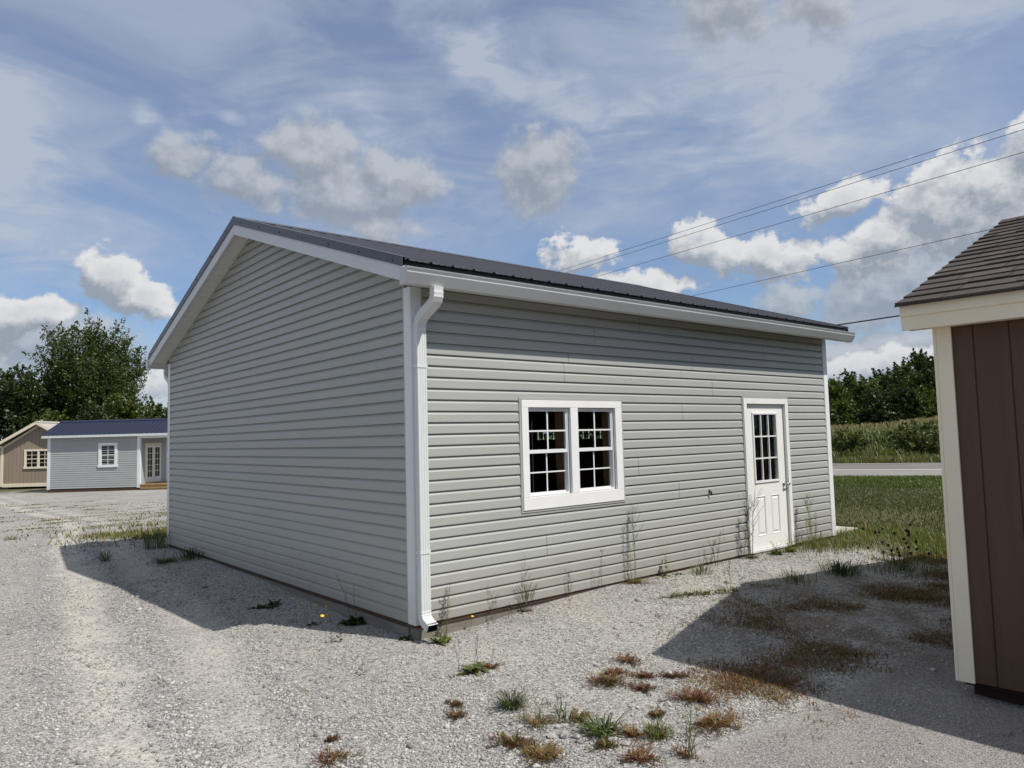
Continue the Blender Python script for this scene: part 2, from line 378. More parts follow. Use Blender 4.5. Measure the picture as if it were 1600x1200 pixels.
# ------------------------------------------------------------------ siding
H = .1016
DUTCH = [(0., -.006), (0., .0185), (.08, .0190), (.66, .0165), (.695, .0155), (.905, .0015), (.955, .0005), (.956, -.006), (1., -.006)]
def siding(to3, smin, smax, z0, n, h=H, openings=(), seams=None, prof=DUTCH, last=1.):
    """courses of lap siding; to3(s, z, out) -> point; smin/smax give the run at height z; openings (s0, s1, z0, z1)"""
    mb = MB()
    cuts = sorted({z for o in openings for z in (o[2], o[3])})
    for k in range(n):
        zb = z0+k*h
        for (f1, o1), (f2, o2) in zip(prof[:-1], prof[1:]):
            za, zc_ = zb+f1*h, zb+f2*h
            if zb+f1*h >= z0+(n-1+last)*h: continue
            lv = [(za, o1)]
            if f2 > f1:
                for c in cuts:
                    if za < c < zc_: lv.append((c, o1+(o2-o1)*(c-za)/(zc_-za)))
            lv.append((zc_, o2))
            for (a, oa), (b, ob) in zip(lv[:-1], lv[1:]):
                zm = (a+b)/2 if b > a else a+1e-4
                L, U = smin(zm), smax(zm)
                if U-L < .02: continue
                iv = [(L, U)]
                blocks = [(o[0], o[1]) for o in openings if o[2] <= zm <= o[3]]
                if seams: blocks += [(q-.0022, q+.0022) for q in seams(k)]
                for (c0, c1) in blocks:
                    nv = []
                    for (u0, u1) in iv:
                        if c1 <= u0 or c0 >= u1: nv.append((u0, u1)); continue
                        if c0 > u0: nv.append((u0, c0))
                        if c1 < u1: nv.append((c1, u1))
                    iv = nv
                for (u0, u1) in iv:
                    la, lb, ua, ub = u0, u0, u1, u1
                    if abs(u0-L) < 1e-9: la, lb = smin(a), smin(b)
                    if abs(u1-U) < 1e-9: ua, ub = smax(a), smax(b)
                    mb.quad(to3(la, a, oa), to3(ua, a, oa), to3(ub, b, ob), to3(lb, b, ob))
    return mb

# ------------------------------------------------------------------ the grey garage
L_, W_, RY, SL = 7.318, 7.428, 3.714, .3333
ZP = 4.414
def zt(y): return ZP-SL*abs(y-RY)
def garage():
    g = thing('garage', 'light grey vinyl-sided garage with dark metal roof, white trim and a double window', 'garage')
    # --- walls
    seamtab = {28: [3.05], 27: [3.05], 26: [2.3, 5.6], 25: [2.3, 5.6], 24: [4.0], 23: [1.9, 4.0], 22: [1.83, 3.78], 21: [1.83, 4.4], 20: [4.4], 18: [3.77], 17: [3.77], 12: [2.94], 11: [2.94], 9: [3.65], 8: [3.65], 5: [1.52], 4: [1.52], 3: [4.5], 2: [4.5]}
    opn = [(1.20, 2.69, .838, 1.962), (5.032, 6.155, -.1, 2.03)]
    siding(lambda s, z, o: (s, -o, z), lambda z: .012, lambda z: L_-.012, 0, 29, openings=opn, seams=lambda k: seamtab.get(k, ())).build('siding', M['vinyl'], g, recalc=False)
    top = lambda z: max(0., (ZP-.160-z)/SL)
    lo = lambda z: max(.012, RY-top(z)); hi = lambda z: min(W_-.012, RY+top(z))
    siding(lambda s, z, o: (-o, s, z), lo, hi, 0, 42, seams=lambda k: ()).build('siding', M['vinyl'], g, recalc=True)
    od = [(1.15, 6.75, -.1, 2.13)]
    siding(lambda s, z, o: (L_+o, s, z), lo, hi, 0, 42, openings=od).build('siding', M['vinyl'], g)
    siding(lambda s, z, o: (s, W_+o, z), lambda z: .012, lambda z: L_-.012, 0, 29).build('siding', M['vinyl'], g)
    # --- inner shell (studs and sheathing)
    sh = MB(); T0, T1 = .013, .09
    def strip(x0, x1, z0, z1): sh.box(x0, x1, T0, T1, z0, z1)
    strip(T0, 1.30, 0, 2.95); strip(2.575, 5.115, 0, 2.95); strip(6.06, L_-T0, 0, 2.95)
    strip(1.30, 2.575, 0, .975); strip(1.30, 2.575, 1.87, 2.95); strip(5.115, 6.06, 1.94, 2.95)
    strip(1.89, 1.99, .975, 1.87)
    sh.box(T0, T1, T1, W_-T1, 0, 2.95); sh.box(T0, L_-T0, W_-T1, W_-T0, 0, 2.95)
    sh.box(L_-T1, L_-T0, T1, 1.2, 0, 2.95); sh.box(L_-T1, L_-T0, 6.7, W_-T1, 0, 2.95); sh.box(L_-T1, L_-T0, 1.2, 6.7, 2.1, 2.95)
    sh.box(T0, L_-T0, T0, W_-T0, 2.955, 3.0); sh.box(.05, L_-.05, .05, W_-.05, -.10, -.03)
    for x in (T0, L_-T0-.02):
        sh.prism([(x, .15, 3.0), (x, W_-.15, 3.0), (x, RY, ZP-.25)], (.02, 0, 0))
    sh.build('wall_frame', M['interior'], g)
    for x in (1.862, 2.575):
        st = MB(); st.box(x, x+.038, T1+.001, T1+.09, 0, 2.9); st.build('stud', M['stud'], g)
    for k in range(14):
        st = MB(); st.box(.45+k*.5, .49+k*.5, W_-T1-.09, W_-T1-.002, 0, 2.9); st.build('stud', M['stud'], g)
    # --- base
    b = MB(); b.box(.002, L_-.002, -.004, .05, -.036, -.002); b.box(-.004, .05, .05, W_-.05, -.036, -.002)
    b.box(L_-.05, L_+.004, .05, W_-.05, -.048, -.002); b.box(.002, L_-.002, W_-.05, W_+.004, -.048, -.002)
    b.build('sill_board', M['brown_board'], g)
    f = MB(); f.box(.03, L_-.01, .012, .15, -.5, -.038); f.box(.012, .15, .15, W_-.15, -.5, -.05)
    f.box(L_-.15, L_-.012, .15, W_-.15, -.5, -.05); f.box(.03, L_-.01, W_-.15, W_-.012, -.5, -.05)
    f.build('foundation_timber', M['foundation'], g, bevel=.006)
    # --- corner posts
    P = .092; t = .022
    def post(cx, cy, sx, sy):
        m = MB(); z0, z1 = -.004, 2.922
        # an L of two faces with small outer lips
        x0, x1 = sorted((cx-sx*t, cx+sx*P)); y0, y1 = sorted((cy-sy*t, cy-sy*.0005))
        m.box(x0, x1, y0, y1, z0, z1)
        x0, x1 = sorted((cx-sx*t, cx-sx*.0005)); y0, y1 = sorted((cy+sy*.0005, cy+sy*P))
        m.box(x0, x1, y0, y1, z0, z1)
        m.build('corner_post', M['white_vinyl'], g, bevel=.003)
    post(0, 0, 1, 1); post(0, W_, 1, -1); post(L_, 0, -1, 1); post(L_, W_, -1, -1)
    for q in ((-.018, -.0005, P+.001, P+.02, 0, 2.95), (P+.001, P+.02, -.018, -.0005, 0, 2.87), (L_-P-.02, L_-P-.001, -.018, -.0005, 0, 2.87), (-.018, -.0005, W_-P-.02, W_-P-.001, 0, 2.95)):
        jc = MB(); jc.box(*q); jc.build('siding_channel', M['vinyl'], g)
    # --- roof
    XA, XB = -.235, 7.51
    EY = .31
    prof = []
    x = XA; per = .2286
    n = int((XB-XA)/per)
    for k in range(n+1):
        x0 = XA+k*per
        for dx_, dz_ in ((0, 0), (.012, .015), (.028, .015), (.040, 0), (.098, 0), (.102, .004), (.112, .004), (.116, 0), (.158, 0), (.162, .004), (.172, .004), (.176, 0)):
            if x0+dx_ < XB: prof.append((x0+dx_, dz_))
    prof.append((XB, 0))
    roof = MB()
    for sgn in (-1, 1):
        ye = RY+sgn*(RY+EY); yr = RY+sgn*.0
        loops = []
        for yy in np.linspace(ye, yr, 6):
            loops.append([(px_, yy, zt(yy)+pz_) for px_, pz_ in prof]+[(px_, yy, zt(yy)+pz_-.004) for px_, pz_ in reversed(prof)])
        roof.loft(loops)
    ro = roof.build('roof', M['roof_metal'], g)
    dk = MB()
    for sgn in (-1, 1):
        ye = RY+sgn*(RY+.268)
        dk.prism([(XA+.01, ye, zt(ye)-.008), (XA+.01, RY, ZP-.008), (XA+.01, RY, ZP-.09), (XA+.01, ye, zt(ye)-.09)], (XB-XA-.02, 0, 0))
    dk.build('roof_deck', M['black'], ro)
    rc = MB()
    yy = .16
    rc.prism([(-.262, RY-yy, zt(RY-yy)+.021), (-.262, RY, ZP+.030), (-.262, RY+yy, zt(RY+yy)+.021), (-.262, RY+yy, zt(RY+yy)+.015), (-.262, RY, ZP+.024), (-.262, RY-yy, zt(RY-yy)+.015)], (7.80, 0, 0))
    rc.build('ridge_cap', M['roof_metal'], ro, bevel=.002)
    for xs, s in ((-.252, -1), (7.528, 1)):
        for sgn in (-1, 1):
            rm = MB(); ye = RY+sgn*(RY+.285)
            a, b_ = (xs, xs+s*.012)
            rm.prism([(a, ye, zt(ye)+.017), (a, RY, ZP+.017), (a, RY, ZP-.078), (a, ye, zt(ye)-.062)], (s*.010, 0, 0))
            rm.prism([(xs-s*.075, ye, zt(ye)+.017), (xs-s*.075, RY, ZP+.017), (xs-s*.075, RY, ZP+.021), (xs-s*.075, ye, zt(ye)+.021)], (s*.086, 0, 0))
            for k in range(7):
                q = RY+sgn*(.25+.6*k)
                rm.tube([(xs+s*.010, q, zt(q)-.035), (xs+s*.017, q, zt(q)-.035)], .009, 6)
            rm.build('rake_trim', M['roof_metal'], ro)
    # --- fascia, soffit
    for xs, s in ((-.250, 1), (7.526, -1)):
        for sgn in (-1, 1):
            fa = MB(); ye = RY+sgn*(RY+.272)
            fa.prism([(xs, ye, zt(ye)-.056), (xs, RY, ZP-.072), (xs, RY, ZP-.205), (xs, ye, zt(ye)-.190)], (s*.02, 0, 0))
            fa.build('fascia', M['fascia_white'], g)
    for sgn in (-1, 1):
        y0, y1 = sorted((RY+sgn*(RY+.250), RY+sgn*(RY+.271)))
        fa = MB(); fa.box(-.229, 7.505, y0, y1, 2.90, 3.035); fa.build('fascia', M['white_metal'], g)
        y0, y1 = sorted((RY+sgn*(RY+.018), RY+sgn*(RY+.249)))
        so = MB(); so.box(.0, 7.318, y0, y1, 2.925, 2.935); so.build('soffit', M['soffit'], g)
        for xx in (-.229, 7.319):
            so = MB(); per = .152
            m_ = int((RY+.249)/per)
            for k in range(m_+1):
                ya, yb = .003+k*per, min(.003+(k+1)*per-.003, RY+.249)
                if ya >= RY+.249: break
                A, B = RY+sgn*ya, RY+sgn*yb
                so.prism([(xx, A, zt(A)-.158), (xx, B, zt(B)-.158), (xx, B, zt(B)-.150), (xx, A, zt(A)-.150)], (.228, 0, 0))
            so.build('soffit', M['soffit'], g)
    # --- gutters (K profile)
    for sgn in (-1, 1):
        yf = RY+sgn*(RY+.2715)
        pr = [(.0, 2.990), (.0, 2.866), (.062, 2.866), (.071, 2.871), (.117, 2.951), (.119, 2.957), (.106, 2.963), (.103, 2.976), (.108, 2.987), (.122, 2.989), (.125, 2.996), (.113, 3.000), (.107, 2.996)]
        inner = [(.103, 2.987), (.098, 2.976), (.100, 2.962), (.110, 2.951), (.068, 2.876), (.060, 2.870), (.004, 2.870), (.004, 2.990)]
        lp = [(yf+sgn*d, z) for d, z in pr+inner]
        gu = MB(); gu.loft([[(x, y, z) for y, z in lp] for x in np.linspace(-.268, 7.515, 9)])
        go = gu.build('gutter', M['gutter_shaded'], g)
        cap = [(yf+sgn*d, z) for d, z in [(-.004, 3.004), (-.004, 2.862), (.064, 2.862), (.074, 2.870), (.121, 2.950), (.122, 2.958), (.109, 2.968), (.126, 2.988), (.127, 3.0)]]
        for xc in (-.2735, 7.5155):
            e = MB(); e.prism([(xc, y, z) for y, z in cap], (.005, 0, 0)); e.build('end_cap', M['gutter_shaded'], go)
        for k in range(13):
            hg = MB(); xx = .2+k*.585; y0, y1 = sorted((yf+sgn*.006, yf+sgn*.102)); hg.box(xx, xx+.022, y0, y1, 2.978, 2.986)
            hg.build('gutter_hanger', M['gutter_in'], go)
    # --- downspouts
    def spout(flip):
        hx, hy = .049, .036
        sec = []
        def rr(u, v): sec.append((u, v))
        for u in (-hx+.004, -.030, -.027, -.022, -.019, -.006, -.003, .003, .006, .019, .022, .027, .030, hx-.004):
            rr(u, -hy+(.003 if round(abs(u), 4) in (.027, .022, .003) else 0))
        rr(hx, -hy+.004)
        for v in (-.012, -.009, .009, .012): rr(hx-(.003 if abs(v) < .01 else 0), v)
        rr(hx, hy-.004); rr(hx-.004, hy); rr(-hx+.004, hy); rr(-hx, hy-.004)
        for v in (.012, .009, -.009, -.012): rr(-hx+(.003 if abs(v) < .01 else 0), v)
        rr(-hx, -hy+.004)
        def bez(p0, p1, p2, p3, n):
            o = []
            for i in range(n+1):
                t = i/n; a = (1-t)**3; b = 3*t*(1-t)**2; c = 3*t*t*(1-t); d = t**3
                o.append((a*p0[0]+b*p1[0]+c*p2[0]+d*p3[0], a*p0[1]+b*p1[1]+c*p2[1]+d*p3[1]))
            return o
        cx = .047
        def sweep(path, crinkle, scale0=1.):
            loops = []
            for i, (y, z) in enumerate(path):
                a = path[max(i-1, 0)]; b_ = path[min(i+1, len(path)-1)]
                ty, tz = b_[0]-a[0], b_[1]-a[1]; l = math.hypot(ty, tz); ty /= l; tz /= l
                ny, nz = tz, -ty          # outward (front) is -normal
                if tz < 0: ny, nz = -ny, -nz
                sc_ = scale0*(1-.075*(i % 2)) if crinkle else scale0
                lp = []
                for u, v in sec:
                    yy, zz = y+ny*v*sc_, z+nz*v*sc_
                    if flip: yy = W_-yy
                    lp.append((cx+u*sc_, yy, zz))
                loops.append(lp)
            return loops
        top_ = [(-.335, 2.868), (-.335, 2.84), (-.335, 2.815)]+bez((-.335, 2.80), (-.335, 2.69), (-.062, 2.70), (-.060, 2.56), 22)+[(-.059, 2.53), (-.059, 2.485)]
        m = MB(); m.loft(sweep(top_, True, 1.03)); d = m.build('downspout', M['white_metal'], g)
        m = MB(); m.loft(sweep([(-.058, 2.50), (-.058, 1.6), (-.058, .8), (-.058, .12)], False)); m.build('pipe', M['white_metal'], d)
        bot = [(-.059, .17), (-.059, .12)]+bez((-.059, .115), (-.060, .03), (-.10, .035), (-.182, -.008), 12)
        m = MB(); lp = sweep(bot, True, 1.04); m.loft(lp, True, False); m.build('elbow', M['white_metal'], d)
        # black lining and plug in the mouth, standing in for the shade inside
        ins = MB(); e = lp[-1]; c = Vector((0, 0, 0))
        for q_ in e: c += Vector(q_)
        c /= len(e); e2 = [tuple(c+(Vector(q_)-c)*.94) for q_ in e]; back = lp[-3]; cb = Vector((0, 0, 0))
        for q_ in back: cb += Vector(q_)
        cb /= len(back); b2 = [tuple(cb+(Vector(q_)-cb)*.90) for q_ in back]
        ins.loft([e2, b2], True, False); i0 = len(ins.v); ins.v += b2; ins.f.append(tuple(range(i0, i0+len(b2))))
        ins.build('outlet', M['black'], d)
        for zz in (2.2, .6):
            s_ = MB(); y0, y1 = (-.0975, -.018)
            if flip: y0, y1 = W_+.018, W_+.0975
            ye = (y0, y0+.0025) if not flip else (y1-.0025, y1)
            s_.box(-.006, .100, ye[0], ye[1], zz, zz+.03); s_.box(-.006, -.0035, y0+.003, y1-.003, zz, zz+.03); s_.box(.0975, .100, y0+.003, y1-.003, zz, zz+.03)
            s_.build('strap', M['white_metal'], d)
        return d
    spout(False); spout(True)
    # --- window
    w = MB()
    def tr(m, x0, x1, z0, z1, y0=-.034, y1=.0): m.box(x0, x1, y0, y1, z0, z1)
    tr(w, 1.224, 2.668, 1.864, 1.936); tr(w, 1.224, 2.668, .862, .986)
    tr(w, 1.224, 1.310, .9865, 1.8635); tr(w, 2.566, 2.668, .9865, 1.8635); tr(w, 1.886, 1.994, .9865, 1.8635)
    win = w.build('window', M['white_wood'], g, bevel=.003)
    j = MB(); c = .0225
    j.box(1.200, 2.692, -.026, -.0005, 1.938, 1.962); j.box(1.200, 2.692, -.026, -.0005, .838, .860)
    j.box(1.200, 1.2225, -.026, -.0005, .8605, 1.9375); j.box(2.6695, 2.692, -.026, -.0005, .8605, 1.9375)
    j.build('siding_channel', M['vinyl'], win, bevel=.002)
    for (a, b_) in ((1.310, 1.886), (1.994, 2.566)):
        fr = MB(); q = .022
        fr.box(a+.001, a+q, .001, .06, .988, 1.862); fr.box(b_-q, b_-.001, .001, .06, .988, 1.862)
        fr.box(a+q, b_-q, .001, .06, 1.844, 1.862); fr.box(a+q, b_-q, .001, .06, .988, 1.006)
        so = fr.build('window_frame', M['white_vinyl'], win, bevel=.002)
        mid, xm = 1.425, (a+b_)/2
        x0, x1 = a+q+.0005, b_-q-.0005
        s1 = MB()   # upper sash, outer track
        s1.box(x0, x1, .006, .028, mid-.017, mid+.016); s1.box(x0, x1, .008, .028, 1.826, 1.8435)
        s1.box(x0, x0+.014, .008, .028, mid+.0165, 1.8255); s1.box(x1-.014, x1, .008, .028, mid+.0165, 1.8255)
        zm = (mid+1.835)/2
        s1.box(xm-.009, xm+.009, .009, .016, mid+.0165, 1.8255)
        s1.box(x0+.0145, xm-.0095, .009, .016, zm-.008, zm+.008); s1.box(xm+.0095, x1-.0145, .009, .016, zm-.008, zm+.008)
        s1.build('sash', M['white_vinyl'], win, bevel=.0015)
        s2 = MB()   # lower sash, inner track
        s2.box(x0, x1, .032, .054, mid-.012, mid+.02); s2.box(x0, x1, .032, .054, 1.0065, 1.022)
        s2.box(x0, x0+.012, .032, .054, 1.0225, mid-.0125); s2.box(x1-.012, x1, .032, .054, 1.0225, mid-.0125)
        zm = (mid+1.01)/2
        s2.box(xm-.008, xm+.008, .0345, .0395, 1.0225, mid-.0125)
        s2.box(x0+.0125, xm-.0085, .0345, .0395, zm-.007, zm+.007); s2.box(xm+.0085, x1-.0125, .0345, .0395, zm-.007, zm+.007)
        s2.build('sash', M['white_vinyl'], win, bevel=.0015)
        gl = MB(); gl.box(x0+.013, x1-.013, .020, .022, mid+.015, 1.827); gl.build('pane', M['glass'], win)
        gl = MB(); gl.box(x0+.011, x1-.011, .040, .042, 1.021, mid-.011); gl.build('pane', M['glass'], win)
    # --- door
    X0, X1, Z0, Z1 = 5.125, 6.055, .022, 1.930
    d = MB(); FY, BY = .008, .050
    gx0, gx1, gz0, gz1 = 5.305, 5.862, .905, 1.798
    pan = [(5.312, 5.512, .187, .708), (5.655, 5.858, .187, .708)]
    xs = sorted({X0, X1, gx0, gx1, *[v for p in pan for v in p[:2]]}); zs = sorted({Z0, Z1, gz0, gz1, .187, .708})
    for i in range(len(xs)-1):
        for k in range(len(zs)-1):
            xm, zm = (xs[i]+xs[i+1])/2, (zs[k]+zs[k+1])/2
            if gx0 < xm < gx1 and gz0 < zm < gz1: continue
            hole = any(p[0] < xm < p[1] and p[2] < zm < p[3] for p in pan)
            if not hole: d.quad((xs[i], FY, zs[k]), (xs[i+1], FY, zs[k]), (xs[i+1], FY, zs[k+1]), (xs[i], FY, zs[k+1]))
            d.quad((xs[i], BY, zs[k]), (xs[i+1], BY, zs[k]), (xs[i+1], BY, zs[k+1]), (xs[i], BY, zs[k+1]))
    for (a, b_, c0, c1) in ((X0, X1, Z0, Z1), (gx0, gx1, gz0, gz1)):
        for (p, q_) in (((a, c0), (b_, c0)), ((b_, c0), (b_, c1)), ((b_, c1), (a, c1)), ((a, c1), (a, c0))):
            d.quad((p[0], FY, p[1]), (q_[0], FY, q_[1]), (q_[0], BY, q_[1]), (p[0], BY, p[1]))
    for (a, b_, c0, c1) in pan:   # moulded panels: a groove, then a raised field
        def ring(i, y): return [(a+i, y, c0+i), (b_-i, y, c0+i), (b_-i, y, c1-i), (a+i, y, c1-i)]
        rings = [ring(0, FY), ring(.006, FY-.005), ring(.014, FY+.008), ring(.024, FY+.009), ring(.046, FY-.001)]
        for r0, r1 in zip(rings[:-1], rings[1:]):
            for k in range(4): d.quad(r0[k], r0[(k+1) % 4], r1[(k+1) % 4], r1[k])
        d.quad(*rings[-1])
    door = d.build('door', M['door_paint'], g)
    lf = MB()
    o_, wd = .030, .034
    ax0, ax1, az0, az1 = gx0-.026, gx1+.026, gz0-.026, gz1+.026
    def mold(x0, x1, z0, z1, inner):
        lf.loft([[(x0, FY-.001, z0), (x1, FY-.001, z0), (x1, FY-.001, z1), (x0, FY-.001, z1)], [(x0+.004, FY-.014, z0+.004), (x1-.004, FY-.014, z0+.004), (x1-.004, FY-.014, z1-.004), (x0+.004, FY-.014, z1-.004)]])
    mold(ax0, ax1, az1-.034, az1, 0); mold(ax0, ax1, az0, az0+.034, 0); mold(ax0, ax0+.034, az0+.034, az1-.034, 0); mold(ax1-.034, ax1, az0+.034, az1-.034, 0)
    lf.build('lite_frame', M['white_vinyl'], door)
    mu = MB()
    ix0, ix1, iz0, iz1 = ax0+.034, ax1-.034, az0+.034, az1-.034
    for k in (1, 2):
        xx = ix0+(ix1-ix0)*k/3; mu.box(xx-.009, xx+.009, FY-.006, FY+.018, iz0, iz1)
    for k in (1, 2):
        zz = iz0+(iz1-iz0)*k/3
        for i in range(3):
            u0, u1 = ix0+(ix1-ix0)*i/3, ix0+(ix1-ix0)*(i+1)/3
            mu.box(u0+(.0095 if i else 0), u1-(.0095 if i < 2 else 0), FY-.006, FY+.018, zz-.009, zz+.009)
    mu.build('muntin', M['white_vinyl'], door, bevel=.0015)
    gl = MB(); gl.box(gx0+.001, gx1-.001, .030, .033, gz0+.001, gz1-.001); gl.build('pane', M['glass'], door)
    lb = MB(); lb.box(5.325, 5.375, .0345, .0355, 1.66, 1.74); lb.box(5.318, 5.385, .0345, .0355, 1.62, 1.635); lb.build('paper_label', M['sticker'], door)
    hd = MB()
    hx_, hz_ = 5.995, .838
    hd.tube([(hx_, FY-.0005, hz_), (hx_, FY-.010, hz_), (hx_, FY-.014, hz_)], [.031, .031, .022], 20)
    hd.tube([(hx_, FY-.014, hz_), (hx_, FY-.055, hz_)], [.012, .011], 12)
    hd.tube([(hx_-.012, FY-.055, hz_), (hx_+.02, FY-.058, hz_+.001), (hx_+.06, FY-.056, hz_+.002), (hx_+.10, FY-.046, hz_-.001)], [.010, .011, .009, .007], 10)
    hd.build('handle', M['steel'], door, smooth=True)
    for zz in (.231, .978, 1.723):
        h_ = MB(); h_.tube([(5.119, FY-.008, zz-.045), (5.119, FY-.008, zz+.045)], .007, 8); h_.build('hinge', M['steel'], door)
    fr = MB()
    fr.box(5.048, 5.120, -.034, 0, -.004, 2.006); fr.box(6.062, 6.136, -.034, 0, -.004, 2.006); fr.box(5.1205, 6.0615, -.034, 0, 1.934, 2.006)
    fr.box(5.112, 5.1195, .0005, .09, .0, 1.94); fr.box(6.0625, 6.07, .0005, .09, .0, 1.94); fr.box(5.1195, 6.0625, .0005, .09, 1.934, 1.942)
    fr.build('door_frame', M['white_wood'], door, bevel=.003)
    j = MB(); j.box(5.026, 5.0465, -.026, -.0005, 0, 2.030); j.box(6.1375, 6.158, -.026, -.0005, 0, 2.030); j.box(5.047, 6.137, -.026, -.0005, 2.008, 2.030)
    j.build('siding_channel', M['vinyl'], door, bevel=.002)
    th = MB(); th.box(5.122, 6.060, -.030, .10, -.012, .018); th.build('threshold', M['white_metal'], door, bevel=.003)
    th = MB(); th.box(5.16, 6.02, -.012, .012, -.075, -.014); th.build('sill_block', M['concrete'], door, bevel=.004)
    # --- overhead door in the far gable (its lit windows show through the front window)
    ohd = MB(); yy = [1.25, 2.1, 2.9, 3.3, 4.1, 4.5, 5.3, 5.7, 6.5, 6.65]; XA_, XB_ = L_-.06, L_-.02
    for k in range(len(yy)-1):
        if k % 2 == 1:
            ohd.box(XA_, XB_, yy[k]+.0005, yy[k+1]-.0005, -.02, 1.505); ohd.box(XA_, XB_, yy[k]+.0005, yy[k+1]-.0005, 1.715, 2.12)
        else: ohd.box(XA_, XB_, yy[k], yy[k+1], -.02, 2.12)
    od_ = ohd.build('overhead_door', M['white_metal'], g)
    for k in (1, 3, 5, 7):
        m = MB()
        for i in range(1, 5):
            q_ = yy[k]+(yy[k+1]-yy[k])*i/5; m.box(XA_+.005, XB_-.005, q_-.011, q_+.011, 1.506, 1.714)
        for i in range(5):
            q0, q1 = yy[k]+(yy[k+1]-yy[k])*i/5+.012, yy[k]+(yy[k+1]-yy[k])*(i+1)/5-.012
            m.box(XA_+.006, XB_-.006, q0, q1, 1.602, 1.618)
        m.build('muntin', M['white_metal'], od_)
        m = MB(); m.box(XA_+.016, XA_+.019, yy[k]+.001, yy[k+1]-.001, 1.506, 1.714); m.build('pane', M['glass'], od_)
    tr_ = MB(); tr_.box(L_+.0005, L_+.03, 1.155, 1.25, 0, 2.12); tr_.box(L_+.0005, L_+.03, 6.65, 6.745, 0, 2.12); tr_.box(L_+.0005, L_+.03, 1.155, 6.745, 2.121, 2.21)
    tr_.build('door_frame', M['white_wood'], od_)
    # --- small black conduit stub in the front wall
    cs = MB()
    cs.tube([(4.235, -.010, .848), (4.235, -.030, .848), (4.236, -.042, .842), (4.238, -.046, .825), (4.238, -.044, .806)], [.017, .016, .015, .013, .010], 10)
    cs.tube([(4.222, -.008, .858), (4.25, -.016, .858)], .013, 8)
    cs.build('conduit_stub', M['black'], g, smooth=True)
    return g
garage()
ap = MB(); ap.box(L_+.032, 8.42, .16, 7.25, -.4, -.012)
ap = ap.build('concrete_apron', M['concrete'], None, bevel=.012)
tag(ap, 'pale concrete apron slab at the far end of the grey garage', 'slab')

